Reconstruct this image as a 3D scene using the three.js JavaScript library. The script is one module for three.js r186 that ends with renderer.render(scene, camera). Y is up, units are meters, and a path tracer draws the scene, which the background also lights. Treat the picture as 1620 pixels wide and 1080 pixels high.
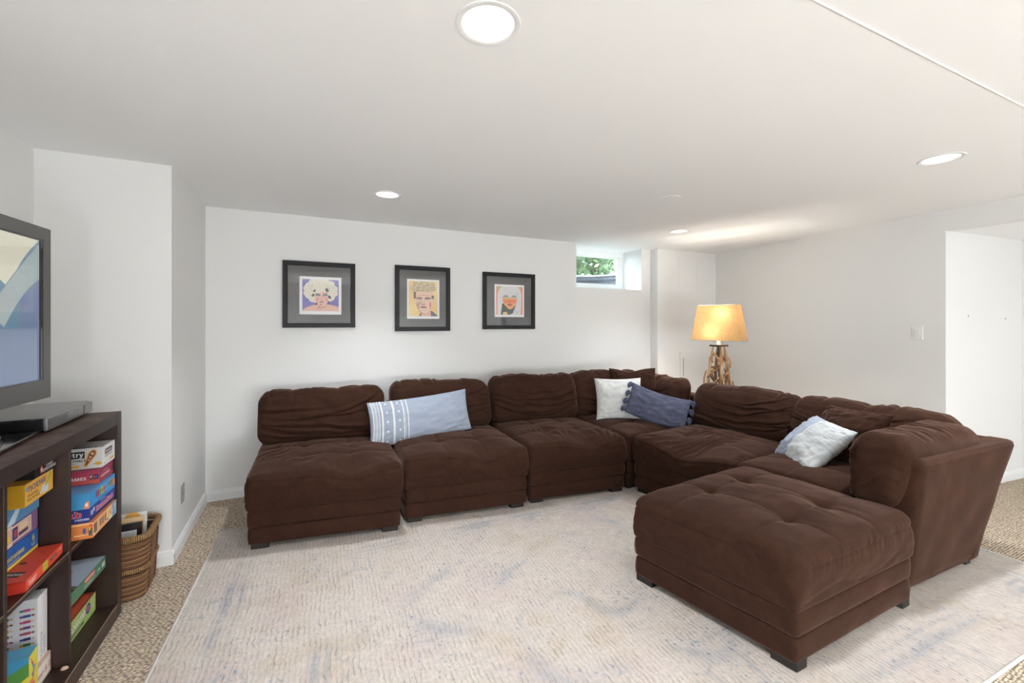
import * as THREE from 'three';
import { RoundedBoxGeometry } from 'three/addons/geometries/RoundedBoxGeometry.js';
import { mergeGeometries } from 'three/addons/utils/BufferGeometryUtils.js';
import { RectAreaLightUniformsLib } from 'three/addons/lights/RectAreaLightUniformsLib.js';
import { createNoise3D } from 'simplex-noise';

// ------------------------------------------------------------------ camera, sky, sun, exposure
const scene = new THREE.Scene();
const YAW = Math.atan(330 / 680);                       // the camera looks 26 degrees right of the room's depth axis
const camera = new THREE.PerspectiveCamera(2 * Math.atan(540 / 680) * 180 / Math.PI, 1.5, 0.05, 100);
camera.position.set(0, 1.4, 0);
camera.rotation.y = -YAW;
camera.setViewOffset(1620, 1080, 0, 29, 1620, 1080);    // lens shift, verticals stay upright
const renderer = new THREE.WebGLRenderer({ antialias: true });
renderer.toneMapping = THREE.LinearToneMapping;
renderer.toneMappingExposure = 1.12;
renderer.shadowMap.enabled = true;
RectAreaLightUniformsLib.init();
scene.background = new THREE.Color().setRGB(0.75, 0.9, 1.0);
scene.backgroundIntensity = 13;
const sun = new THREE.DirectionalLight(0xfff2dc, 52);
sun.position.set(5.5, 14, -3); sun.target.position.set(3.4, 3, -10);
sun.castShadow = true; sun.shadow.mapSize.set(2048, 2048);
Object.assign(sun.shadow.camera, { left: -12, right: 12, top: 12, bottom: -12, near: 0.5, far: 40 });
scene.add(sun, sun.target);
const CAN_POWER = 8.6;                                   // candela of one recessed ceiling light
const LAMP_POWER = 1.7;
const FILL_POWER = 4.0;                                 // strength of the added fill lamps, out of view behind the camera

// ------------------------------------------------------------------ helpers
let seedState = 20240611;
function rnd() { seedState = (seedState + 0x6d2b79f5) | 0; let t = Math.imul(seedState ^ (seedState >>> 15), 1 | seedState); t = (t + Math.imul(t ^ (t >>> 7), 61 | t)) ^ t; return ((t ^ (t >>> 14)) >>> 0) / 4294967296; }
const rr = (a, b) => a + (b - a) * rnd();
const noise = createNoise3D(rnd);
const clamp = (x, a, b) => Math.min(b, Math.max(a, x));
const mix = (a, b, t) => a + (b - a) * t;
const sstep = (a, b, x) => { const t = clamp((x - a) / (b - a), 0, 1); return t * t * (3 - 2 * t); };
const gauss = (x, s) => Math.exp(-(x * x) / (s * s));
const V = (x, y, z) => new THREE.Vector3(x, y, z);
const names = new Map();
function numbered(n) { const k = names.get(n) || 0; names.set(n, k + 1); return k ? n + '_' + String(k).padStart(3, '0') : n; }
function lit(m) { m.castShadow = true; m.receiveShadow = true; return m; }
function tag(o, label, category, group) { o.userData.label = label; o.userData.category = category; if (group) o.userData.group = group; return o; }
function thing(name, label, category, pos = [0, 0, 0], group, turn = 0) {
  const o = new THREE.Group(); o.name = numbered(name); o.position.set(...pos); o.rotation.y = turn; scene.add(o); return tag(o, label, category, group);
}
function part(name, geo, mat, parent, pos, rot) {
  const m = lit(new THREE.Mesh(Array.isArray(geo) ? merge(geo) : geo, mat)); m.name = name;
  if (pos) m.position.set(...pos); if (rot) m.rotation.set(...rot); parent.add(m); return m;
}
function struct(name, geo, mat, parent) {
  const m = lit(new THREE.Mesh(Array.isArray(geo) ? merge(geo) : geo, mat)); m.name = parent ? name : numbered(name);
  if (!parent) { m.userData.kind = 'structure'; scene.add(m); } else parent.add(m);
  return m;
}
function merge(list) { const l = list.map((g) => { const h = g.index ? g.toNonIndexed() : g; for (const k of Object.keys(h.attributes)) if (!['position', 'normal', 'uv'].includes(k)) h.deleteAttribute(k); return h; }); return mergeGeometries(l); }
function box(x0, x1, y0, y1, z0, z1) {
  const w = x1 - x0, h = y1 - y0, d = z1 - z0, g = new THREE.BoxGeometry(w, h, d), uv = g.attributes.uv;
  for (let i = 0; i < 24; i++) { const f = i >> 2; uv.setXY(i, uv.getX(i) * (f < 2 ? d : w), uv.getY(i) * (f === 2 || f === 3 ? d : h)); }
  return g.translate((x0 + x1) / 2, (y0 + y1) / 2, (z0 + z1) / 2);
}
function rbox(w, h, d, r, x = 0, y = 0, z = 0, seg = 2) { return new RoundedBoxGeometry(w, h, d, seg, r).translate(x, y, z); }
function smoothNormals(g) {
  g.computeVertexNormals();
  const p = g.attributes.position, n = g.attributes.normal, map = new Map();
  const key = (i) => Math.round(p.getX(i) * 2e4) + ',' + Math.round(p.getY(i) * 2e4) + ',' + Math.round(p.getZ(i) * 2e4);
  for (let i = 0; i < p.count; i++) { const k = key(i); let v = map.get(k); if (!v) map.set(k, v = [0, 0, 0]); v[0] += n.getX(i); v[1] += n.getY(i); v[2] += n.getZ(i); }
  for (let i = 0; i < p.count; i++) { const v = map.get(key(i)), l = Math.hypot(...v) || 1; n.setXYZ(i, v[0] / l, v[1] / l, v[2] / l); }
  return g;
}
// rounded box, bottom centre at the origin, every vertex passed through shape(p, x, y, z) in its own frame
function soft(w, h, d, rTop, seg, shape, rBot = rTop) {
  const g = new THREE.BoxGeometry(w, h, d, seg[0], seg[1], seg[2]), p = g.attributes.position, uv = g.attributes.uv, v = V(), q = V(), c = V();
  const cnt = [seg[2], seg[2], seg[0], seg[0], seg[0], seg[0]], cnt2 = [seg[1], seg[1], seg[2], seg[2], seg[1], seg[1]];
  let at = 0; const dims = [[d, h], [d, h], [w, d], [w, d], [w, h], [w, h]];
  for (let f = 0; f < 6; f++) { const n = (cnt[f] + 1) * (cnt2[f] + 1); for (let i = 0; i < n; i++, at++) uv.setXY(at, uv.getX(at) * dims[f][0], uv.getY(at) * dims[f][1]); }
  for (let i = 0; i < p.count; i++) {
    v.fromBufferAttribute(p, i);
    const r = mix(rBot, rTop, sstep(0.15, 0.8, v.y / h + 0.5));
    c.set(clamp(v.x, -w / 2 + r, w / 2 - r), clamp(v.y, -h / 2 + r, h / 2 - r), clamp(v.z, -d / 2 + r, d / 2 - r));
    q.copy(v).sub(c); const l = q.length(); if (l > 1e-6) q.multiplyScalar(r / l);
    v.copy(c).add(q); v.y += h / 2; q.normalize();
    if (shape) shape(v, q);
    p.setXYZ(i, v.x, v.y, v.z);
  }
  return g;
}
function remap(g, fn) { const p = g.attributes.position, v = V(); for (let i = 0; i < p.count; i++) { v.fromBufferAttribute(p, i); fn(v); p.setXYZ(i, v.x, v.y, v.z); } return g; }
function tube(pts, r0, r1, radial = 7, seg = 10) {
  const c = new THREE.CatmullRomCurve3(pts), g = new THREE.TubeGeometry(c, seg, 1, radial, false), p = g.attributes.position, v = V(), o = V();
  for (let i = 0; i <= seg; i++) { c.getPointAt(i / seg, o); const r = mix(r0, r1, i / seg) * (i === 0 || i === seg ? 0.55 : 1);
    for (let j = 0; j <= radial; j++) { const k = i * (radial + 1) + j; v.fromBufferAttribute(p, k).sub(o).multiplyScalar(r).add(o); p.setXYZ(k, v.x, v.y, v.z); } }
  g.computeVertexNormals(); return g;
}
const FONT = 'sans-serif';
function canvasTex(w, h, paint, data) {
  const c = document.createElement('canvas'); c.width = w; c.height = h; paint(c.getContext('2d'), w, h);
  const t = new THREE.CanvasTexture(c); if (!data) t.colorSpace = THREE.SRGBColorSpace; t.wrapS = t.wrapT = THREE.RepeatWrapping; return t;
}
function dataTex(w, h, fn, srgb) {
  const a = new Uint8Array(w * h * 4);
  for (let j = 0, k = 0; j < h; j++) for (let i = 0; i < w; i++, k += 4) { const c = fn(i / w, j / h, i, j); if (c.length) { a[k] = clamp(c[0], 0, 255); a[k + 1] = clamp(c[1], 0, 255); a[k + 2] = clamp(c[2], 0, 255); } else a[k] = a[k + 1] = a[k + 2] = clamp(c, 0, 255); a[k + 3] = 255; }
  const t = new THREE.DataTexture(a, w, h); t.magFilter = THREE.LinearFilter; t.minFilter = THREE.LinearMipmapLinearFilter; t.generateMipmaps = true; t.wrapS = t.wrapT = THREE.RepeatWrapping; if (srgb) t.colorSpace = THREE.SRGBColorSpace; t.needsUpdate = true; return t;
}
// noise that repeats with period 1 in u and v
const loop = (u, v, f, z = 0) => { const a = u * Math.PI * 2, b = v * Math.PI * 2, r = f / (Math.PI * 2); return 0.5 * (noise(Math.cos(a) * r + z, Math.sin(a) * r + Math.cos(b) * r * 1.3, Math.sin(b) * r - z) + noise(Math.cos(b) * r + 7.1 - z, Math.sin(b) * r + Math.cos(a) * r * 1.3, Math.sin(a) * r + 3.3)); };
const std = (o) => new THREE.MeshStandardMaterial(o);
const phy = (o) => new THREE.MeshPhysicalMaterial(o);
const rgb = (r, g, b) => new THREE.Color().setRGB(r, g, b);

// ------------------------------------------------------------------ materials
const wallBump = dataTex(256, 256, (u, v) => 128 + 60 * loop(u, v, 26) + 40 * loop(u, v, 60, 5));
wallBump.repeat.set(2, 2);
const M = {};
M.wall = std({ color: rgb(0.84, 0.835, 0.815), roughness: 0.75, bumpMap: wallBump, bumpScale: 0.0004 });
M.ceiling = std({ color: rgb(0.94, 0.935, 0.925), roughness: 0.9, bumpMap: wallBump, bumpScale: 0.0004 });
M.trim = std({ color: rgb(0.87, 0.87, 0.865), roughness: 0.4 });
M.whitePlastic = std({ color: rgb(0.86, 0.86, 0.84), roughness: 0.35 });
M.canWhite = std({ color: rgb(0.9, 0.9, 0.89), roughness: 0.45 });
M.lens = std({ color: rgb(0.9, 0.9, 0.9), emissive: rgb(1, 0.97, 0.92), emissiveIntensity: 5, roughness: 0.6 });
// looped carpet: jittered rows of short loops
const LR = 32, LC = 24, loops = [];
for (let j = 0; j < LR; j++) for (let i = 0; i < LC; i++) loops.push([rr(-0.28, 0.28), rr(-0.2, 0.2), rr(0.75, 1.2), rr(-0.35, 0.35)]);
const loopH = (u, v) => {
  const x = u * LC, y = v * LR, ci = Math.floor(x), cj = Math.floor(y); let h = 0;
  for (let b = -1; b <= 1; b++) for (let a = -1; a <= 1; a++) {
    const i = ci + a, j = cj + b, q = loops[((j + LR) % LR) * LC + ((i + LC) % LC)], dx = x - (i + 0.5 + q[0] + (j & 1) * 0.5 - 0.25), dy = y - (j + 0.5 + q[1]) - q[3] * dx * 0.6;
    h = Math.max(h, q[2] * (1 - dx * dx * 2.6 - dy * dy * 3.6));
  }
  return clamp(h, 0, 1);
};
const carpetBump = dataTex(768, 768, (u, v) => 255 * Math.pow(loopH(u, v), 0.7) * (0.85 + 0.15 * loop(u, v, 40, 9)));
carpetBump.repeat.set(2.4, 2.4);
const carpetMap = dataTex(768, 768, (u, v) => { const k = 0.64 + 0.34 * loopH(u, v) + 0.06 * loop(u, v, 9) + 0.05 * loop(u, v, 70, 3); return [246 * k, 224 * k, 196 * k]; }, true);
carpetMap.repeat.copy(carpetBump.repeat);
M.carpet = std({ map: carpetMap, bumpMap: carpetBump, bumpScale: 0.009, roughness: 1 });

const suedeMap = dataTex(1024, 1024, (u, v) => {
  const n = 0.5 + 0.36 * loop(u, v, 6) + 0.26 * loop(u, v, 16, 3), f = 0.12 * loop(u, v, 90, 2), k = 0.84 + 0.32 * n + f;
  return [57 * k, 37 * k, 28 * k];
}, true);
const suedeBump = dataTex(512, 512, (u, v) => 128 + 50 * loop(u, v, 70) + 50 * loop(u, v, 120, 3));
suedeBump.repeat.set(3, 3);
M.suede = phy({ map: suedeMap, bumpMap: suedeBump, bumpScale: 0.0008, roughness: 0.95, sheen: 1, sheenRoughness: 0.7, sheenColor: rgb(0.48, 0.31, 0.25), specularIntensity: 0.2 });
M.darkLeg = std({ color: rgb(0.018, 0.013, 0.011), roughness: 0.45 });

const espressoMap = dataTex(512, 512, (u, v) => { const g = 0.5 + 0.5 * loop(u * 1, v, 4) * 0.6 + 0.25 * noise(u * 90, Math.sin(v * 6.283) * 1.2, 1.5); return [40 + 12 * g, 26 + 8 * g, 21 + 6 * g]; }, true);
M.espresso = phy({ map: espressoMap, roughness: 0.42, clearcoat: 0.15, clearcoatRoughness: 0.4 });
const dustMap = dataTex(512, 512, (u, v) => { const g = 0.5 + 0.5 * noise(u * 4, v * 60, 2), d = clamp(0.5 + 0.8 * loop(u, v, 6) + 0.5 * loop(u, v, 30, 4), 0, 1); return [56 + 12 * g + 40 * d, 38 + 9 * g + 34 * d, 31 + 7 * g + 29 * d]; }, true);
M.espressoDust = std({ map: dustMap, roughness: 0.6 });
M.woodEdge = std({ color: rgb(0.27, 0.19, 0.13), roughness: 0.7 });
M.blackGloss = phy({ color: rgb(0.012, 0.012, 0.013), roughness: 0.12, clearcoat: 0.6, clearcoatRoughness: 0.08 });
M.blackSatin = std({ color: rgb(0.015, 0.015, 0.016), roughness: 0.4 });
M.greyBezel = std({ color: rgb(0.12, 0.118, 0.115), roughness: 0.35, metalness: 0.2 });
M.greyFace = std({ color: rgb(0.22, 0.225, 0.23), roughness: 0.3, metalness: 0.4 });
M.frameBlack = phy({ color: rgb(0.012, 0.012, 0.014), roughness: 0.4, specularIntensity: 0.5 });
M.mat = std({ color: rgb(0.058, 0.056, 0.056), roughness: 0.9 });
M.paper = std({ color: rgb(0.86, 0.85, 0.84), roughness: 0.85 });
M.glass = phy({ color: 0xffffff, transmission: 1, thickness: 0, roughness: 0.02, ior: 1.5, specularIntensity: 1 });
M.windowGlass = phy({ color: rgb(0.93, 0.96, 0.96), transmission: 1, thickness: 0, roughness: 0.03, ior: 1.45 });

// ------------------------------------------------------------------ room shell
const H = 2.315, ZB = -4.075, XP = -0.69, ZP = -3.115, XL = -1.27, ZF = 2.8;
const RY = -Math.atan(0.0955);                                   // the right-hand wall stands 5.5 degrees off square
const ex = V(Math.cos(RY), 0, -Math.sin(RY)), ez = V(Math.sin(RY), 0, Math.cos(RY));
const OPEN = V(4.70, 0, -1.605);                                 // left edge of the wide opening in the right-hand wall
const turnRight = (g) => g.rotateY(RY).translate(OPEN.x, 0, OPEN.z);
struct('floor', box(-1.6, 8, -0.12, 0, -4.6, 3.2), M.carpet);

const canSpots = [[0.51, -1.217], [0.54, -3.143], [3.378, -3.13], [3.2, -1.11], [0.5, 0.95], [3.05, 0.95], [1.8, 2.2]];  // the last three are added fill lights, unseen behind the camera
const CR = 0.084;
{
  const s = new THREE.Shape([[-1.5, 3.1], [8, 3.1], [8, -4.56], [-1.5, -4.56]].map(([x, z]) => new THREE.Vector2(x, -z)));
  for (const [x, z] of canSpots) { const h = new THREE.Path(); h.absarc(x, -z, CR, 0, Math.PI * 2, true); s.holes.push(h); }
  const g = new THREE.ExtrudeGeometry(s, { depth: 0.16, bevelEnabled: false, curveSegments: 40 }).rotateX(-Math.PI / 2).translate(0, H, 0);
  struct('ceiling', g, M.ceiling);
}
// a fine raised joint runs across the ceiling
struct('trim_1', new THREE.CylinderGeometry(0.003, 0.004, 4.0, 8).rotateZ(Math.PI / 2).rotateY(-0.0215).translate(2.73, H - 0.0005, -0.69), M.ceiling);
const WX0 = 2.79, WX1 = 3.756, WY0 = 1.806, WZ = -4.50;
struct('wall_back', [box(-1.4, WX0, 0, H, WZ - 0.06, ZB), box(WX0, WX1, 0, WY0, WZ - 0.06, ZB), box(WX1, 5.2, 0, H, WZ - 0.06, ZB)], M.wall);
struct('wall_back_box', box(3.9, 5.1, 0, H, ZB - 0.02, -3.955), M.wall);
struct('wall_left_pillar', box(-1.5, XP, 0, H, -4.3, ZP), M.wall);
struct('wall_left', box(-1.5, XL, 0, H, -3.3, 3.1), M.wall);
struct('wall_front', box(-1.5, 8, 0, H, ZF, ZF + 0.2), M.wall);
const HY = 2.153;
struct('wall_right', [turnRight(box(0, 0.14, 0, H, -2.6, -0.14)), turnRight(box(0, 0.14, HY, H, 0, 3.2)), turnRight(box(0, 0.14, 0, HY, 3.2, 4.6)), turnRight(box(0.0, 0.14, HY, H, 3.2, 4.6))], M.wall);
struct('wall_hall_back', turnRight(box(0, 1.6, 0, H, -0.14, 0)), M.wall);
struct('wall_hall_right', turnRight(box(1.19, 1.4, 0, H, -0.1, 5)), M.wall);
struct('ceiling_hall', turnRight(box(0.12, 1.3, HY, HY + 0.1, -0.05, 4.8)), M.ceiling);

// baseboards: a flat board with a stepped, rounded top
const baseProfile = new THREE.Shape([[0, 0], [0.014, 0], [0.014, 0.056], [0.011, 0.061], [0.011, 0.066], [0.007, 0.072], [0.006, 0.079], [0.002, 0.083], [0, 0.083]].map((p) => new THREE.Vector2(...p)));
function baseboard(name, ax, az, bx, bz) {                         // runs from a to b, the room on its left-hand side
  const L = Math.hypot(bx - ax, bz - az), g = new THREE.ExtrudeGeometry(baseProfile, { depth: L, bevelEnabled: false });
  const d = V((bx - ax) / L, 0, (bz - az) / L), n = V(d.z, 0, -d.x), m = new THREE.Matrix4().makeBasis(n, V(0, 1, 0), d).setPosition(ax, 0, az);
  struct(name, g.applyMatrix4(m), M.trim);
}
baseboard('baseboard_back', 3.9, ZB, XP, ZB);
baseboard('baseboard_back_box', 4.93, -3.955, 3.886, -3.955);
baseboard('baseboard_pillar_side', XP, ZB, XP, ZP + 0.0135);
baseboard('baseboard_pillar_front', XP + 0.014, ZP, XL, ZP);
baseboard('baseboard_left', XL, ZP, XL, ZF);
baseboard('baseboard_right', OPEN.x, OPEN.z, OPEN.x - ez.x * 2.5, OPEN.z - ez.z * 2.5);
baseboard('baseboard_hall', OPEN.x + ex.x * 1.19, OPEN.z + ex.z * 1.19, OPEN.x + ex.x * 0.0, OPEN.z + ex.z * 0.0);
baseboard('baseboard_hall_right', OPEN.x + ex.x * 1.19 + ez.x * 4.2, OPEN.z + ex.z * 1.19 + ez.z * 4.2, OPEN.x + ex.x * 1.19, OPEN.z + ex.z * 1.19);

// basement window in its deep opening
{
  const w = new THREE.Group(); w.name = 'window_1'; w.userData.kind = 'structure'; scene.add(w);
  const z0 = WZ + 0.02, f = 0.055;
  const fb = WY0 + f + 0.02, ft = H - f - 0.012;
  const fr = [box(WX0, WX0 + f, fb, ft, z0, z0 + 0.07), box(WX1 - f, WX1, fb, ft, z0, z0 + 0.07), box(WX0, WX1, ft, H - 0.0005, z0, z0 + 0.07), box(WX0, WX1, WY0, fb, z0, z0 + 0.07)];
  const s = 0.018, gx0 = WX0 + f, gx1 = WX1 - f, gy0 = WY0 + f + 0.02, gy1 = H - f - 0.012;
  struct('window_frame', fr, M.trim, w);
  struct('window_sash', [box(gx0, gx0 + s, gy0, gy1, z0 + 0.015, z0 + 0.05), box(gx1 - s, gx1, gy0, gy1, z0 + 0.015, z0 + 0.05), box(gx0 + s, gx1 - s, gy1 - s, gy1, z0 + 0.015, z0 + 0.05), box(gx0 + s, gx1 - s, gy0, gy0 + s, z0 + 0.015, z0 + 0.05)], M.trim, w);
  struct('pane', box(gx0 + s - 0.001, gx1 - s + 0.001, gy0 + s - 0.001, gy1 - s + 0.001, z0 + 0.03, z0 + 0.034), M.windowGlass, w);
}
// ------------------------------------------------------------------ outside the window: steel well, ground, trees
{
  const pts = [], cx = (WX0 + WX1) / 2, R = 0.66, n = 40, seg = 26;
  const g = new THREE.CylinderGeometry(R, R, 1.5, 64, 60, true, Math.PI / 2 + 0.0, Math.PI);
  remap(g, (v) => { const a = Math.atan2(v.z, v.x), k = R + 0.012 * Math.sin(v.y * 70); v.x = Math.cos(a) * k; v.z = Math.sin(a) * k * 0.95; });
  g.computeVertexNormals();
  const steel = std({ color: rgb(0.08, 0.08, 0.095), roughness: 0.7, metalness: 0, side: THREE.DoubleSide });
  const well = thing('window_well', 'corrugated grey steel window well curving round outside the basement window', 'window well', [cx, 0.57, WZ - 0.05]);
  part('shell', g, steel, well, [0, 0.75, 0]);
  const rim = []; for (let i = 0; i <= 30; i++) { const a = Math.PI + Math.PI * i / 30; rim.push(V(Math.cos(a) * R, 1.5, Math.sin(a) * R * 0.95)); }
  part('rim', tube(rim, 0.011, 0.011, 8, 60), std({ color: rgb(0.6, 0.62, 0.63), roughness: 0.5 }), well);
  const e = R + 0.03, zf = WZ - 0.07 - R * 0.95;
  struct('ground', [box(-14, cx - e, 0.1, 2, -26, WZ - 0.06), box(cx + e, 22, 0.1, 2, -26, WZ - 0.06), box(cx - e, cx + e, 0.1, 2, -26, zf), box(cx - e, cx + e, 0.1, 0.6, zf, WZ - 0.06)], std({ color: rgb(0.09, 0.12, 0.05), roughness: 1 }));
  struct('wall_outside', box(-1.5, 8, H + 0.15, 5, WZ - 0.06, WZ + 0.1), std({ color: rgb(0.6, 0.6, 0.58), roughness: 0.9 }));
  const leafMats = [rgb(0.22, 0.29, 0.16), rgb(0.16, 0.23, 0.16), rgb(0.26, 0.31, 0.17), rgb(0.12, 0.18, 0.14)].map((c) => phy({ color: c, roughness: 0.8, transmission: 0.35, thickness: 0, side: THREE.DoubleSide }));
  const bark = std({ color: rgb(0.12, 0.09, 0.07), roughness: 1 });
  const trees = [[2.75, -7.3, 2.95, 0.72, 0, 'bright green bush left of centre through the basement window'], [4.15, -7.6, 3.05, 0.75, 2, 'yellow-green bush in the middle of the basement window view'], [5.75, -7.7, 3.0, 0.8, 1, 'deep green bush at the right of the basement window view'], [3.9, -11.5, 4.3, 1.7, 3, 'tall dark tree standing behind the bushes outside the window'], [7.9, -11.5, 4.3, 1.9, 0, 'broad green tree at the right beyond the basement window'], [1.35, -9.0, 3.6, 0.9, 3, 'dark slender tree at the left edge of the window view']];
  for (const [x, z, y, r, m, label] of trees) {
    const t = thing('garden_tree', label, 'tree', [x, 2.0, z]);
    part('trunk', tube([V(0, -0.05, 0), V(0.05, (y - 2) * 0.5, 0.03), V(0, y - 2 + r * 0.4, 0)], 0.1, 0.04, 8, 8), bark, t);
    const pos = [], N = 1500;
    for (let i = 0; i < N; i++) {
      const d = V(rr(-1, 1), rr(-1, 1), rr(-1, 1)); if (d.length() > 1) { i--; continue; }
      const clump = 0.75 + 0.3 * noise(d.x * 2.5 + x, d.y * 2.5, d.z * 2.5 + z); d.normalize().multiplyScalar(r * clump * Math.cbrt(rr(0.35, 1)));
      const c = V(d.x, d.y * 1.05 + (y - 2), d.z), s = r * rr(0.05, 0.1) + 0.02, a = V(rr(-1, 1), rr(-1, 1), rr(-1, 1)).normalize(), b = V(rr(-1, 1), rr(-1, 1), rr(-1, 1)).cross(a).normalize();
      const A = c.clone().addScaledVector(a, s), B = c.clone().addScaledVector(b, s * 0.5), C = c.clone().addScaledVector(a, -s), D = c.clone().addScaledVector(b, -s * 0.5);
      for (const q of [A, B, C, A, C, D]) pos.push(q.x, Math.max(q.y, 0.02), q.z);
    }
    const g2 = new THREE.BufferGeometry(); g2.setAttribute('position', new THREE.Float32BufferAttribute(pos, 3)); g2.setAttribute('uv', new THREE.Float32BufferAttribute(new Float32Array(pos.length / 3 * 2), 2)); g2.computeVertexNormals();
    part('foliage', g2, leafMats[m], t).userData.kind = 'stuff';
  }
}

// ------------------------------------------------------------------ recessed ceiling lights
const reflector = new THREE.LatheGeometry([[0.0535, 0.052], [0.056, 0.049], [0.0795, 0.003], [0.083, -0.003], [0.0985, -0.0035], [0.1, -0.001], [0.1, 0.001]].map((p) => new THREE.Vector2(...p)), 48);
const canBody = new THREE.LatheGeometry([[0.0001, 0.11], [0.08, 0.11], [0.082, 0.0]].map((p) => new THREE.Vector2(...p)), 32);
const lensGeo = new THREE.CylinderGeometry(0.0545, 0.0545, 0.006, 40).translate(0, 0.051, 0);
function makeCan(label, x, y, z, power) {
  const t = thing('recessed_ceiling_light', label, 'ceiling light', [x, y, z], 'recessed ceiling lights');
  part('trim_ring', reflector, M.canWhite, t); part('housing', canBody, M.canWhite, t);
  part('lens', lensGeo, M.lens, t);
  const L = new THREE.SpotLight(rgb(0.9, 0.945, 1), power, 0, 0.9, 1, 2); L.position.set(0, 0.008, 0); L.target.position.set(0, -1, 0); L.castShadow = true; L.shadow.radius = 3; t.add(L, L.target);
  return t;
}
const canLabels = ['large round recessed light at the top middle of the ceiling, nearest the camera', 'small round recessed light above the three framed portraits', 'small recessed light in front of the window, above the driftwood lamp', 'recessed light at right, before the wide opening in the right wall'];
canSpots.forEach(([x, z], i) => makeCan(canLabels[i] || ['added fill light, unseen in the ceiling behind the camera near the bookcase', 'added fill light, unseen in the ceiling behind the camera on the right side', 'added fill light, unseen in the ceiling by the wall behind the camera'][i - 4], x, H, z, CAN_POWER * (z < -3 ? 0.8 : 1)));
{ const p = OPEN.clone().addScaledVector(ex, 0.66).addScaledVector(ez, 0.72); makeCan('unseen recessed light in the low ceiling of the side hall, placed to light the hall wall', p.x, HY - 0.004, p.z, CAN_POWER * 0.03); }  // out of view, placed to light the hall wall
{
  const c = thing('ceiling_cover_plate', 'flat round white cover plate on the ceiling left of the far light', 'cover plate', [2.42, H, -2.33]);
  part('disc', new THREE.CylinderGeometry(0.075, 0.078, 0.004, 40), M.ceiling, c, [0, -0.002, 0]);
  for (const s of [-1, 1]) part('screw', new THREE.CylinderGeometry(0.004, 0.004, 0.002, 10), M.whitePlastic, c, [s * 0.035, -0.005, 0]);
}

// added fill lights shaped as globe floor lamps, unseen behind the camera
{
  const opal = std({ color: rgb(0.9, 0.89, 0.87), emissive: rgb(1, 0.98, 0.95), emissiveIntensity: 1.5, roughness: 0.4 });
  for (const [x, z, k, label] of [[-0.35, 2.25, 1.5, 'added globe fill lamp, unseen by the wall behind the camera at left'], [1.6, 2.3, 2.0, 'added globe fill lamp, unseen by the middle of the wall behind the camera'], [3.3, 2.0, 1.0, 'added globe fill lamp, unseen behind the camera near the side hall'], [5.05, 2.4, 0.5, 'added globe fill lamp, unseen in the side hall behind the camera']]) {
    const t = thing('added_fill_lamp', label, 'lamp', [x, 0, z], 'added fill lamps');
    part('base', new THREE.LatheGeometry([[0.0001, 0], [0.14, 0], [0.14, 0.012], [0.03, 0.03], [0.012, 0.05]].map((p) => new THREE.Vector2(...p)), 32), M.blackSatin, t);
    part('pole', new THREE.CylinderGeometry(0.011, 0.011, 0.46, 16), M.blackSatin, t, [0, 0.27, 0]);
    part('globe', new THREE.SphereGeometry(0.15, 40, 24), opal, t, [0, 0.64, 0]);
    const L = new THREE.PointLight(rgb(0.87, 0.93, 1), FILL_POWER * k, 0, 2); L.position.set(0, 0.64, 0); L.castShadow = true; L.shadow.radius = 7; t.add(L);
  }
}

// ------------------------------------------------------------------ sectional sofa
// plan quads: front-left, front-right, back-right, back-left (as seen by someone facing the seat)
function planMap(q, W, D) {
  const c = [(q[0][0] + q[1][0] + q[2][0] + q[3][0]) / 4, (q[0][1] + q[1][1] + q[2][1] + q[3][1]) / 4];
  const at = (x, z) => { const u = x / W + 0.5, t = 0.5 - z / D; return [0, 1].map((k) => mix(mix(q[0][k], q[1][k], u), mix(q[3][k], q[2][k], u), t) - c[k]); };
  return { c, map: (v) => { const [X, Z] = at(v.x, v.z); v.x = X; v.z = Z; } };
}
const fold = (ph, w) => { const f = ph - Math.floor(ph); return Math.exp(-Math.pow((f - 0.5) / w, 2)); };
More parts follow.
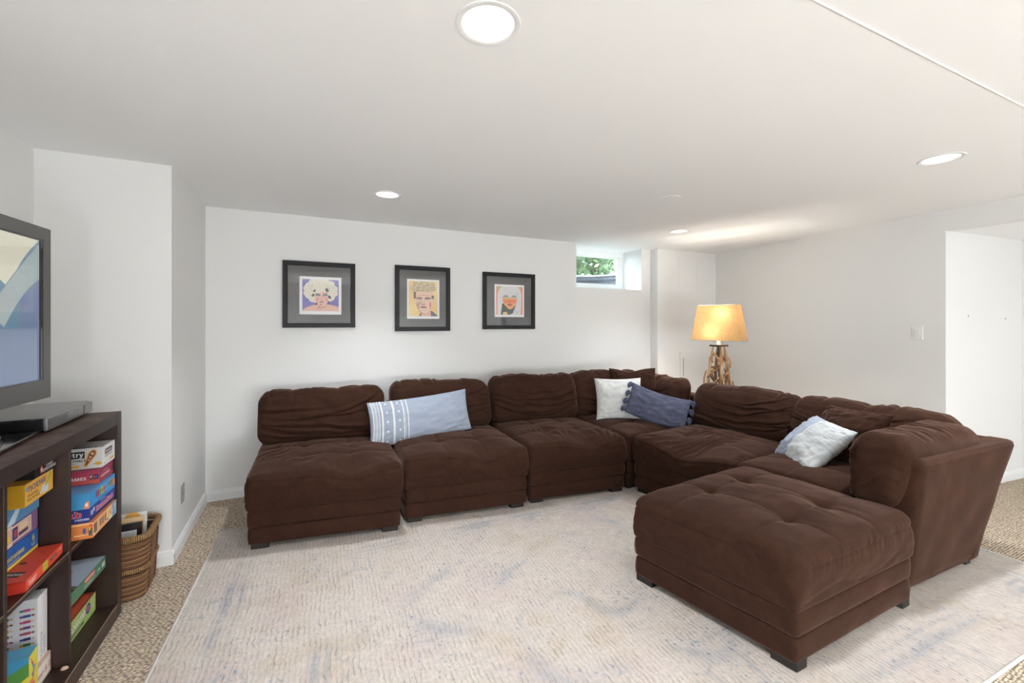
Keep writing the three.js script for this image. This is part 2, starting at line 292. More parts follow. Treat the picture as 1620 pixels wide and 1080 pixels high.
// quilted crown of a seat or ottoman cushion; o = { W, D, h, dip, tuft, seed, sag }
function cushionShape(o) {
  return (v, n) => {
    const u = v.x / (o.W / 2), w = v.z / (o.D / 2), y = v.y / o.h, top = sstep(0.35, 0.95, n.y), side = 1 - top, up = sstep(0.25, 0.9, y);
    const s = o.seed;
    // crown
    v.y += up * (o.crown || 0.036) * (1 - Math.pow(Math.abs(u), 3.2)) * (1 - Math.pow(Math.abs(w), 3.2));
    // stitched quilting lines and pulled tufts
    const gx = o.gx || o.W / 6, gz = o.gz || o.D / 6;
    const line = Math.max(gauss(Math.abs(v.x) - gx, 0.008), gauss(Math.abs(v.z) - gz, 0.008)), soft1 = Math.max(gauss(Math.abs(v.x) - gx, 0.05), gauss(Math.abs(v.z) - gz, 0.05));
    const dt = Math.hypot(Math.abs(v.x) - gx, Math.abs(v.z) - gz);
    v.y -= top * ((o.line ?? 1) * (0.0045 * line + 0.003 * soft1) + o.tuft * (Math.exp(-dt / 0.035) * 0.75 + 0.25 * gauss(dt, 0.09)) + 0.10 * o.tuft * Math.exp(-dt / 0.1) * Math.sin(7 * Math.atan2(v.z, v.x) + 3 * noise(v.x * 5, v.z * 5, s)));
    // wrinkles on the top: loose fabric
    v.y += top * (0.004 * noise(v.x * 4 + s, v.z * 4, s) + 0.0012 * noise(v.x * 12, v.z * 8 + s, s * 2) + (o.crease || 0) * 0.009 * (fold(v.x * 11 + v.z * 5 + 1.2 * noise(v.x * 3, v.z * 3, s), 0.22) - 0.3) * sstep(0, 0.6, noise(v.x * 2.2 + s, v.z * 2.2, 3)));
    // front edge sags where people sit
    if (o.dip) {
      const front = sstep(0.25, 1, w) * up, d = o.dip(u);
      v.y -= front * d * 1.1; v.z += front * d * 0.3 * sstep(0.2, 0.8, w);
      v.z += sstep(0.3, 0.9, w) * side * 0.012 * Math.sin(Math.PI * clamp(y, 0, 1)) + side * (w > 0.5 ? 1 : 0) * d * 0.25 * (1 - Math.abs(2 * y - 1));
    }
    v.y -= 0; const seam = side * 0.0045 * gauss(y - (o.ottoman ? 0.74 : 0.84), 0.022); v.x -= n.x * seam; v.z -= n.z * seam;
    // sides bulge, with slack folds
    const b = side * Math.sin(Math.PI * clamp(y, 0.02, 0.98)) * (o.bulge ?? 0.012);
    v.x += n.x * b; v.z += n.z * b;
    const along = Math.abs(n.x) > Math.abs(n.z) ? v.z : v.x;
    const wr = side * ((o.slack ?? 1) * (0.0035 * noise(along * 7 + s, y * 3, s) - 0.006 * fold(y * 2.2 + 0.35 * noise(along * 2.5, y, s + 4), 0.1) * sstep(0.55, 0.1, y) + 0.004 * (o.gather || 0) * noise(along * 30, y * 2 + s, s) * sstep(0.3, 0.8, y)));
    v.x += n.x * wr; v.z += n.z * wr;
  };
}
// loose back cushion, front face at z = 0, bottom at y = 0: long slack folds below, puckers along the top seam
function backCushion(W, Hh, T, seed, o = {}) {
  const hash = (k) => { const q = Math.sin(seed * 127.1 + k * 311.7) * 43758.5453; return q - Math.floor(q); };
  const lines = [], pucks = [];
  for (let k = 0; k < 8; k++) lines.push({ y0: 0.06 + 0.078 * k * (0.75 + 0.5 * hash(k)), a: 0.04 + 0.32 * hash(k + 20) * (o.droop ?? 1), b: 0.26 * (hash(k + 40) - 0.5), c: (hash(k + 60) - 0.5) * 1.6, wd: 0.35 + 0.5 * hash(k + 80), d: (0.006 + 0.014 * hash(k + 100)) * (1.15 - 0.09 * k), s: 0.016 + 0.012 * hash(k + 120) });
  for (let k = 0; k < 8; k++) pucks.push({ u: -0.9 + 1.8 * hash(k + 140), m: (hash(k + 160) - 0.5) * 0.9, d: 0.003 + 0.007 * hash(k + 180), l: 0.12 + 0.2 * hash(k + 200) });
  const g = soft(W, Hh, T, Math.min(T * 0.42, 0.075), [96, 56, 18], (v, n) => {
    const u = v.x / (W / 2), y = clamp(v.y / Hh, 0, 1), f = sstep(-0.2, 0.9, n.z), a = Math.abs(u);
    v.z *= (1 - 0.16 * Math.pow(a, 5) * (o.square ? 0.2 : 1)) * (0.84 + 0.32 * Math.sin(Math.PI * Math.pow(y, 1.25)) * (1 - 0.35 * a * a));
    v.y += sstep(0.5, 1, y) * (0.014 * noise(u * 1.3 + seed, seed, 1) - 0.012 * Math.pow(a, 6) + 0.006 * (1 - a * a)) + (o.tilt || 0) * u * sstep(0.3, 1, y);
    v.x += (v.x > 0 ? -1 : 1) * 0.01 * Math.pow(a, 3) * (sstep(0.75, 1, y) + 0.6 * sstep(0.25, 0, y)) * (o.square ? 0.3 : 1);
    let dz = 0; const wob = 0.03 * noise(u * 1.7, y * 1.5, seed);
    for (const L of lines) { const dy = y + wob - (L.y0 + L.a * u * u + L.b * u), t = gauss(u - L.c, L.wd) * (o.fold ?? 1); if (Math.abs(dy) < 0.16) dz += t * L.d * (0.75 * gauss(dy - 1.9 * L.s, 1.6 * L.s) - 1.25 * gauss(dy, L.s)); }
    v.z += f * dz + f * (0.005 * noise(u * 1.6 + seed, y * 2.2, seed) + 0.0035 * a * a * noise(u * 2, y * 11 + 3 * u, seed + 3));
    for (const P of pucks) { const q = gauss(u - P.u - P.m * (1 - y), 0.03); if (q > 0.01) { const t = q * P.d * sstep(1 - P.l, 1, y); v.z -= f * t * 1.2; v.y -= sstep(0.3, 1, n.y) * q * P.d; } }
    const tp = sstep(0.3, 1, n.y); v.y += tp * 0.004 * noise(u * 4 + seed, v.z * 9, seed);
    v.z -= gauss(Math.abs(y - 0.92 + 0.05 * a), 0.016) * 0.004 * f;
    if (o.side) { const sd = sstep(0.4, 0.9, Math.abs(n.x)); v.x += Math.sign(n.x) * sd * (0.008 * noise(v.z * 5, y * 4, seed) - 0.010 * fold(y * 4.2 + 0.5 * noise(v.z * 5, y, seed), 0.1) * sstep(0.95, 0.4, y)); }
  });
  return g.translate(0, 0, -T / 2);
}
const lean = (g, zBase, leanPerM, y0) => remap(g, (v) => { v.z += zBase - v.y * leanPerM; v.y += y0; });
const HSEAT = 0.222, YSEAT = 0.246;
function sofaModule(name, label, quad, o) {
  const W = Math.hypot(quad[1][0] - quad[0][0], quad[1][1] - quad[0][1]), D = o.D || 0.84, pm = planMap(quad, W, D);
  const t = thing(name, label, o.category || 'sofa', [pm.c[0], 0, pm.c[1]], 'brown sectional sofa pieces');
  const put = (n, g) => part(n, smoothNormals(remap(g, pm.map)), M.suede, t);
  const lx = W / 2 - (o.ottoman ? 0.055 : 0.07), lz = D / 2 - (o.ottoman ? 0.045 : 0.05);
  for (const [x, z] of [[-lx, lz], [lx, lz], [lx, -lz], [-lx, -lz]]) {
    const g = rbox(0.10, 0.05, 0.07, 0.004, x, 0.031, z); part('leg', remap(g, pm.map), M.darkLeg, t);
  }
  const bs = o.seed;
  const band = (y, h, grow) => soft(W - 0.01 + grow, h, D - 0.01 + grow, 0.012, [36, 8, 36], (v, n) => {
    const s = 1 - sstep(0.3, 0.9, Math.abs(n.y)), al = Math.abs(n.x) > Math.abs(n.z) ? v.z : v.x, b = s * (0.005 * Math.sin(Math.PI * v.y / h) + 0.004 * noise(al * 4 + bs, y * 7 + v.y * 5, bs));
    v.x += n.x * b; v.z += n.z * b; v.y += y + 0.004 * noise(al * 3, y * 9, bs) * (v.y > h * 0.5 ? 1 : 0);
  });
  put('lower_band', band(0.04, 0.106, 0)); put('middle_band', band(0.145, 0.106, 0.004));
  const seatD = o.ottoman ? D : D + 0.0;
  const sh = cushionShape({ W, D: seatD, h: HSEAT, seed: bs, ottoman: o.ottoman, tuft: o.tuft ?? 0.022, dip: o.dip, gx: o.gx, gz: o.gz, crown: o.crown, crease: o.crease, bulge: o.bulge, slack: o.slack, gather: o.gather, line: o.line });
  put('seat_cushion', soft(W + 0.004, HSEAT, seatD + 0.004, o.ottoman ? 0.045 : 0.028, [88, 26, 88], sh, 0.012).translate(0, YSEAT, 0));
  const frameOf = (len, hh, lp, th) => soft(len, hh, th, 0.032, [28, 24, 8], (v, n) => { v.z -= v.y * lp; v.y += 0.04; v.x += 0.004 * noise(v.y * 4, v.x * 3, bs); v.z += 0.004 * noise(v.x * 4, v.y * 4, bs + 2); });
  if (o.back) put('back_frame', frameOf(W + (o.back.extra || 0), o.back.h || 0.675, o.back.lean ?? 0.24, 0.125).translate((o.back.dx || 0), 0, -D / 2 + 0.063));
  for (const c of o.cushions || []) {
    const g = backCushion(c.W, c.H, c.T, c.seed, c); lean(g, 0, c.lean ?? 0.22, 0);
    if (c.turn) g.rotateY(c.turn);
    put('back_cushion', g.translate(c.x || 0, c.y ?? 0.475, c.z));
  }
  if (o.arm) {                                                        // a second back along the right-hand side
    const f = frameOf(o.arm.len, o.arm.h, o.arm.lean, 0.125).rotateY(-Math.PI / 2).translate(W / 2 - 0.063, 0, o.arm.z || 0);
    remap(f, (v) => { const k = (v.y - 0.04) / 0.68; if (v.z < 0) v.z -= k * (o.arm.flare || 0) * (-v.z / (D / 2)); });
    put(o.arm.name || 'arm_frame', f);
  }
  if (o.side) put('back_frame', frameOf(o.side.len, o.side.h, o.side.lean, 0.125).rotateY(-Math.PI / 2).translate(W / 2 - 0.063, 0, o.side.z || 0));
  return t;
}
const dipAt = (list) => (u) => list.reduce((a, [c, w, h]) => a + h * gauss(u - c, w), 0);
sofaModule('armless_sofa', 'brown armless sofa seat at the left end of the row, below the left portrait', [[-0.311, -3.058], [0.59, -2.912], [0.62, -3.76], [-0.29, -3.86]], {
  seed: 1.3, D: 0.84, dip: dipAt([[0.35, 0.3, 0.045], [-0.5, 0.5, 0.008]]), crease: 0.6, back: { lean: 0.22 }, cushions: [{ W: 0.93, H: 0.40, T: 0.2, seed: 2.1, z: -0.235, x: -0.015, fold: 1.3, tilt: 0.012 }] });
sofaModule('armless_sofa', 'brown armless sofa seat holding the long blue striped pillow', [[0.632, -2.992], [1.522, -2.872], [1.55, -3.72], [0.66, -3.84]], {
  seed: 4.7, D: 0.84, dip: dipAt([[0.25, 0.32, 0.05], [-0.75, 0.3, -0.01]]), crease: 0.5, back: { lean: 0.22 }, cushions: [{ W: 0.88, H: 0.41, T: 0.22, seed: 5.3, z: -0.215, fold: 0.8, tilt: -0.01 }] });
sofaModule('armless_sofa', 'brown armless sofa seat below the right portrait, with wrinkled empty cushion', [[1.562, -2.905], [2.395, -2.788], [2.43, -3.64], [1.59, -3.75]], {
  seed: 8.2, D: 0.84, dip: dipAt([[0.2, 0.4, 0.05]]), crease: 1.6, back: { lean: 0.22 }, cushions: [{ W: 0.86, H: 0.42, T: 0.24, seed: 9.9, z: -0.23, fold: 1.2, tilt: 0.01 }] });
sofaModule('corner_sofa', 'brown corner piece of the sofa under the white and navy pillows', [[2.43, -2.80], [3.33, -2.90], [3.45, -3.62], [2.46, -3.68]], {
  seed: 12.4, D: 0.84, back: { lean: 0.22 }, side: { len: 0.84, h: 0.675, lean: 0.22 },
  cushions: [{ W: 0.80, H: 0.42, T: 0.22, seed: 13.7, z: -0.22, x: -0.1 }, { W: 0.72, H: 0.38, T: 0.22, seed: 16.1, z: 0.02, x: 0.2, turn: -Math.PI / 2 }] });
sofaModule('armless_sofa', 'brown armless sofa seat in front of the driftwood lamp', [[2.47, -2.765], [2.60, -1.965], [3.47, -2.02], [3.37, -2.86]], {
  seed: 17.5, D: 0.88, dip: dipAt([[0.1, 0.5, 0.055]]), crease: 1.6, back: { lean: 0.35 }, cushions: [{ W: 0.84, H: 0.37, T: 0.23, seed: 19.2, z: -0.23, fold: 1.1, lean: 0.3 }] });
sofaModule('corner_sofa', 'brown end piece of the sofa with a high flared arm, behind the ottoman', [[2.62, -1.935], [2.76, -1.085], [3.50, -1.06], [3.47, -1.99]], {
  seed: 21.8, D: 0.84, back: { lean: 0.42, extra: 0.02 }, arm: { len: 0.86, h: 0.675, lean: 0.1, flare: 0.32, z: 0.0 },
  cushions: [{ W: 0.86, H: 0.37, T: 0.23, seed: 23.4, z: -0.19, x: -0.05, lean: 0.38 }, { W: 0.93, H: 0.385, T: 0.25, seed: 27.6, z: 0.015, x: 0.17, turn: -Math.PI / 2, lean: 0.1, side: 1, square: 1, y: 0.43 }] });
sofaModule('ottoman', 'large square brown tufted ottoman standing on the rug in the foreground', [[1.615, -1.81], [1.755, -1.037], [2.70, -1.045], [2.62, -1.90]], {
  seed: 31.3, D: 0.95, ottoman: 1, category: 'ottoman', tuft: 0.05, crown: 0.045, gx: 0.185, gz: 0.15, bulge: 0.01, slack: 0.6, gather: 0.8, line: 1.0 });

// ------------------------------------------------------------------ throw pillows
function pillowGeo(W, Hh, T, o = {}) {
  const N = 44, pos = [], uv = [], idx = [], s = o.seed || 0;
  for (const side of [1, -1]) for (let j = 0; j <= N; j++) for (let i = 0; i <= N; i++) {
    const u = Math.sin((i / N - 0.5) * Math.PI), v = Math.sin((j / N - 0.5) * Math.PI), e = (1 - u * u) * (1 - v * v);
    let x = u * W / 2 * (1 - (o.pinch ?? 0.05) * (1 - v * v) * u * u), y = v * Hh / 2 * (1 - (o.pinch ?? 0.05) * (1 - u * u) * v * v);
    let z = side * T / 2 * Math.pow(e, o.pow ?? 0.42);
    const wr = 0.5 * T * Math.pow(e, 0.3);
    z += side * wr * (0.10 * noise(u * 1.5 + s, v * 1.5, s) + 0.07 * noise(u * 4 + s, v * 3, s) - (o.fold ?? 0.12) * fold((v - 0.35 * u * u) * 1.7 + (o.diag || 0) * u + 0.5 * noise(u * 1.2, v, s), 0.09) * sstep(-0.1, 0.6, noise(u * 1.5, v * 1.5, s + 6)));
    z += side * 0.06 * T * (u * u + v * v) * noise(u * 7 + s, v * 7, s + 2) * Math.pow(e, 0.3);
    if (o.bend) { z += o.bend * u * u; } if (o.warp) y += o.warp(u, v);
    pos.push(x, y, z); uv.push((u + 1) / 2, (v + 1) / 2);
  }
  const at = (k, i, j) => k * (N + 1) * (N + 1) + j * (N + 1) + i;
  for (let j = 0; j < N; j++) for (let i = 0; i < N; i++) { const a = at(0, i, j), b = at(0, i + 1, j), c = at(0, i + 1, j + 1), d = at(0, i, j + 1); idx.push(a, b, c, a, c, d); const A = at(1, i, j), B = at(1, i + 1, j), C = at(1, i + 1, j + 1), D = at(1, i, j + 1); idx.push(A, C, B, A, D, C); }
  const g = new THREE.BufferGeometry(); g.setAttribute('position', new THREE.Float32BufferAttribute(pos, 3)); g.setAttribute('uv', new THREE.Float32BufferAttribute(uv, 2)); g.setIndex(idx);
  return smoothNormals(g);
}
// place: bottom-centre point, facing direction (plan), lean back (rad), roll (rad)
function setPillow(o, p, face, leanBack, roll, Hh) {
  const n = V(face[0], 0, face[1]).normalize(), right = V(n.z, 0, -n.x);
  const up = V(0, Math.cos(leanBack), 0).addScaledVector(n, -Math.sin(leanBack)), nn = V().crossVectors(right, up);
  const m = new THREE.Matrix4().makeBasis(right, up, nn); o.quaternion.setFromRotationMatrix(m).multiply(new THREE.Quaternion().setFromAxisAngle(V(0, 0, 1), roll));
  o.position.set(...p).addScaledVector(up, Hh / 2);
}
const weaveBump = dataTex(256, 256, (u, v) => 128 + 70 * Math.sin(u * 6.2832 * 48) * Math.cos(v * 6.2832 * 48) + 40 * loop(u, v, 40));
weaveBump.repeat.set(3, 3);
const fabric = (map, c) => phy({ map: map || null, color: c || 0xffffff, roughness: 0.92, bumpMap: weaveBump, bumpScale: 0.0008, sheen: 0.2, sheenRoughness: 0.6 });
function pillow(name, label, geo, mat, place) {
  const t = thing(name, label, 'pillow'); setPillow(t, ...place); part('cover', geo, mat, t); return t;
}
const lumbarTex = canvasTex(1024, 400, (c, w, h) => {
  c.fillStyle = '#9aa3b2'; c.fillRect(0, 0, w, h);
  for (let i = 0; i < 5200; i++) { c.fillStyle = rnd() < 0.5 ? 'rgba(120,134,158,0.16)' : 'rgba(190,200,214,0.14)'; c.fillRect(rnd() * w, rnd() * h, rr(8, 50), 1.4); }
  const st = (x, q, col = '#e6e4dc') => { c.fillStyle = col; for (let y = 0; y < h; y += 3) c.fillRect(x + rr(-0.8, 0.8) + 5 * Math.sin(y * 0.012), y, q, 3); };
  st(24, 9); st(40, 4, '#cfd4da'); st(52, 6); st(66, 4, '#cfd4da'); st(82, 6); st(108, 14); st(214, 18); st(222, 4, '#c4cad2'); st(314, 8); st(330, 3, '#c8ced6'); st(356, 8);
  c.fillStyle = '#eceae4'; const star = (x, y) => { for (const [dx, dy] of [[0, 0], [-6, 0], [6, 0], [0, -7], [0, 7]]) c.fillRect(x + dx - 3, y + dy - 3.5, 6, 7); };
  for (const x of [160, 276]) for (let k = 0; k < 5; k++) star(x + 4 * Math.sin(k), 34 + k * 84);
});
pillow('lumbar_pillow', 'long blue lumbar pillow with cream stripes and small stars at one end', pillowGeo(0.84, 0.35, 0.15, { seed: 3, fold: 0.05, pinch: 0.035, warp: (u, v) => -0.012 * (1 - u * u) * (1 - v * 0.2) + 0.02 * u }), fabric(lumbarTex), [[0.875, 0.478, -3.455], [0.02, 1], 0.38, 0.02, 0.33]);
const whiteTex = canvasTex(512, 512, (c, w, h) => {
  c.fillStyle = '#dedfdb'; c.fillRect(0, 0, w, h);
  for (let i = 0; i < 5000; i++) { c.fillStyle = rnd() < 0.5 ? 'rgba(200,208,212,0.18)' : 'rgba(245,244,238,0.25)'; c.fillRect(rnd() * w, rnd() * h, 1.4, rr(6, 30)); }
  c.fillStyle = 'rgba(236,234,226,0.9)'; for (const x of [110, 118, 240, 248, 370, 378]) for (let y = 0; y < h; y += 9) c.fillRect(x, y, 2.2, 6);
});
{
  const t = pillow('square_pillow', 'white square pillow leaning in the sofa corner', pillowGeo(0.45, 0.40, 0.15, { seed: 7, fold: 0.08, pinch: 0.07 }), fabric(whiteTex), [[2.70, 0.485, -3.22], [-0.5, 0.86], 0.33, 0.02, 0.40]);
  for (const [x, y] of [[-0.22, -0.205], [0.22, -0.205], [0.205, -0.19]]) part('corner_tuft', mergeGeometries([0, 1, 2, 3].map((k) => tube([V(0, 0, 0), V(rr(-0.01, 0.01), -0.012, rr(0, 0.01)), V(rr(-0.015, 0.015), -0.026, rr(-0.005, 0.012))], 0.002, 0.0015, 5, 4))), fabric(null, rgb(0.76, 0.75, 0.7)), t, [x, y, 0.005]);
}
const navyTex = dataTex(512, 256, (u, v) => { const n = 0.86 + 0.1 * noise(u * 160, v * 70, 1) + 0.16 * noise(u * 60, v * 90, 2) + 0.12 * loop(u, v, 6); return [97 * n, 101 * n, 126 * n]; }, true);
const navy = fabric(navyTex), navyYarn = fabric(null, rgb(0.105, 0.12, 0.19));
{
  const t = pillow('tassel_pillow', 'navy blue lumbar pillow with tassels on both ends, lying over the white one', pillowGeo(0.54, 0.29, 0.14, { seed: 11, fold: 0.2, pinch: 0.03, diag: 0.5, warp: (u, v) => -0.025 * (1 - u * u) }), navy, [[2.905, 0.515, -2.93], [-0.58, 0.81], 0.4, -0.3, 0.27]);
  for (const s of [-1, 1]) for (let k = 0; k < 4; k++) {
    const y = -0.12 + k * 0.08, strands = [];
    for (let i = 0; i < 30; i++) { const a = rr(0, 6.28), q = rr(0.004, 0.03), dn = rr(0.1, 1) * 0.024; const ca = Math.cos(a), sa = Math.sin(a), L = rr(0.034, 0.05); strands.push(tube([V(0, 0, 0), V(s * 0.012, sa * q * 0.75, ca * q * 0.6), V(s * L * 0.62, sa * q * 1.05 - dn * 0.3, ca * q * 0.9), V(s * L, sa * q * 0.85 + rr(-0.006, 0.006) - dn, ca * q * 0.8)], 0.0034, 0.0026, 5, 6)); }
    strands.push(new THREE.SphereGeometry(0.011, 10, 8).translate(s * 0.012, 0, 0));
    part('tassel', merge(strands), navyYarn, t, [s * 0.262, y, 0]);
  }
}
pillow('square_pillow', 'plain brown square pillow standing behind the white pillow in the sofa corner', pillowGeo(0.46, 0.45, 0.14, { seed: 19, fold: 0.05, pinch: 0.04, warp: (u, v) => -0.03 * gauss(u + 0.1, 0.45) * sstep(0, 1, v) }), M.suede, [[3.0, 0.50, -3.38], [-0.62, 0.78], 0.16, 0.03, 0.44]);
const twoTone = canvasTex(512, 512, (c, w, h) => {
  c.fillStyle = '#cfd2d1'; c.fillRect(0, 0, w, h);
  for (let i = 0; i < 1500; i++) { c.fillStyle = rnd() < 0.6 ? 'rgba(122,134,146,0.30)' : 'rgba(248,248,244,0.5)'; c.fillRect(rnd() * w, rr(0, h * 0.66), rr(20, 110), 1.6); }
  c.fillStyle = '#a9b3c3'; c.fillRect(0, 0, w * 0.44, h);
  for (let i = 0; i < 1200; i++) { c.fillStyle = 'rgba(190,202,220,0.25)'; c.fillRect(rnd() * w * 0.43, rnd() * h, 1.5, rr(10, 40)); }
  c.fillStyle = '#f4f3ee'; for (let y = 0; y < h; y += 17) c.fillRect(w * 0.44 - 7, y, 14, 9);
});
twoTone.wrapS = twoTone.wrapT = THREE.ClampToEdgeWrapping;
pillow('square_pillow', 'pale blue and white square pillow with a beaded seam, propped by the sofa arm', pillowGeo(0.45, 0.40, 0.17, { seed: 23, fold: 0.16, pinch: 0.07, diag: 0.3 }), fabric(twoTone), [[2.98, 0.455, -1.80], [-0.776, -0.5], 0.8, -0.03, 0.38]);
pillow('square_pillow', 'crumpled brown pillow squeezed behind the pale blue and white one', pillowGeo(0.48, 0.38, 0.2, { seed: 29, fold: 0.3, pinch: 0.1, diag: 0.8 }), M.suede, [[3.17, 0.50, -1.63], [-0.75, -0.3], 0.5, 0.05, 0.36]);

// ------------------------------------------------------------------ rug
{
  const RW = 4.36, RD = 2.625, W = 2048, Hh = 1280;
  const rugTurn = -2.2 * Math.PI / 180, origin = [-0.505, -3.435];
  const map = dataTex(W, Hh, (u, v) => {
    const x = u * RW, y = v * RD;                                     // y runs from the front edge to the back edge
    const rib = x * 46 + 0.22 * noise(x * 6, y * 6, 2) + 0.22 * noise(x * 20, y * 17, 3), fr = rib - Math.floor(rib), thread = 0.5 + 0.5 * noise(Math.floor(rib) * 3.1, y * 26, 6);
    const edge = Math.min(x, RW - x, y, RD - y);
    let blotch = 0.5 + 0.5 * noise(x * 1.7, y * 1.7, 1) * 0.7 + 0.3 * noise(x * 5, y * 5, 3);
    const fine = noise(x * 42, y * 30, 4), fine2 = noise(x * 80, y * 60, 5);
    let c = [204, 194, 184];
    const be = sstep(0.5, 0.95, blotch) * 0.55; c = [mix(c[0], 192, be), mix(c[1], 177, be), mix(c[2], 158, be)];
    const pk = sstep(0.1, 0.8, noise(x * 2.2 + 9, y * 2.2, 7)) * 0.5; c = [mix(c[0], 199, pk), mix(c[1], 184, pk), mix(c[2], 178, pk)];
    // worn blue-grey pattern: two border lines, broken medallion traces, scattered flecks
    const bl = Math.max(gauss(edge - 0.19, 0.024), gauss(edge - 0.25, 0.012) * 0.8, gauss(edge - 0.60, 0.02) * 0.9, gauss(edge - 0.65, 0.01) * 0.7);
    const cx = x - RW / 2, cy = y - RD / 2, rad = Math.hypot(cx / 1.25, cy / 0.85), med = gauss(rad - 0.85 - 0.1 * Math.cos(8 * Math.atan2(cy, cx)), 0.05) + gauss(rad - 0.45 - 0.08 * Math.cos(6 * Math.atan2(cy, cx)), 0.04);
    const motif = gauss(Math.sin(x * 11) * Math.sin(y * 11) - 0.5, 0.14) * 0.6 + gauss(noise(x * 3.4, y * 3.4, 8), 0.06) * 0.8;
    const wear = sstep(-0.35, 0.65, noise(x * 2.6, y * 2.6, 11) + 0.55 * fine);
    const pattern = clamp(Math.max(bl * 0.95, med * 0.7, motif * 0.55) * wear * (0.55 + 0.45 * fine2) * 1.15, 0, 1);
    const fleck = sstep(0.48, 0.8, noise(x * 36, y * 30, 13) * 0.6 + 0.4 * fine + 0.25 * noise(x * 2, y * 2, 14)) * 0.75;
    const bb = clamp(pattern * 0.62 + fleck * 0.55, 0, 0.8);
    c = [mix(c[0], 116, bb), mix(c[1], 128, bb), mix(c[2], 148, bb)];
    const k = (0.95 + 0.05 * thread) * (1 - (0.05 + 0.12 * sstep(-0.2, 0.7, noise(x * 14, y * 12, 21))) * gauss(fr - 0.5, 0.13)) * (1 + 0.04 * fine2 + 0.03 * fine);
    return [c[0] * k, c[1] * k, c[2] * k];
  }, true);
  const bump = dataTex(W, Hh, (u, v) => {
    const x = u * RW, y = v * RD, rib = x * 46 + 0.22 * noise(x * 6, y * 6, 2) + 0.22 * noise(x * 20, y * 17, 3), fr = rib - Math.floor(rib);
    const seg = y * 34 + Math.floor(rib) * 0.37, fs = seg - Math.floor(seg);
    return 120 + 70 * Math.sin(Math.PI * fr) + 28 * Math.sin(Math.PI * fs) + 34 * noise(x * 60, y * 40, 3);
  });
  const mat = std({ map, bumpMap: bump, bumpScale: 0.003, roughness: 1 });
  const g = new THREE.BoxGeometry(RW, 0.011, RD, 120, 1, 80), p = g.attributes.position, uv = g.attributes.uv;
  for (let i = 0; i < p.count; i++) {
    let x = p.getX(i) + RW / 2, z = p.getZ(i) + RD / 2, y = p.getY(i) + 0.0057;
    uv.setXY(i, x / RW, 1 - z / RD);
    const top = p.getY(i) > 0;
    y += top ? 0.0012 * noise(x * 2, z * 2, 1) : 0;
    const cd = Math.hypot(x, z); if (cd < 0.35) { const k = sstep(0.35, 0, cd); y += top ? 0.006 * k : 0; z += 0.03 * k * sstep(0, 0.2, x); x += 0.02 * k * (0.4 - z); }
    x += 0.006 * noise(z * 2, x > RW / 2 ? 5 : 1, 2); z += 0.006 * noise(x * 2, z > RD / 2 ? 5 : 1, 7);
    p.setXYZ(i, x, y, z);
  }
  g.computeVertexNormals();
  const t = thing('area_rug', 'large cream rug with worn blue-grey pattern under the sofa', 'rug', [origin[0], 0, origin[1]], null, rugTurn);
  part('pile', g, mat, t);
  const bind = std({ color: rgb(0.76, 0.73, 0.68), roughness: 1, bumpMap: weaveBump, bumpScale: 0.001 });
  part('binding', [tube([V(0, 0.006, RD), V(RW / 2, 0.006, RD), V(RW, 0.006, RD)], 0.0075, 0.0075, 8, 40), tube([V(RW, 0.006, 0), V(RW, 0.006, RD)], 0.0075, 0.0075, 8, 30), tube([V(0.01, 0.006, 0.2), V(0, 0.006, RD)], 0.0075, 0.0075, 8, 30)], bind, t);
}

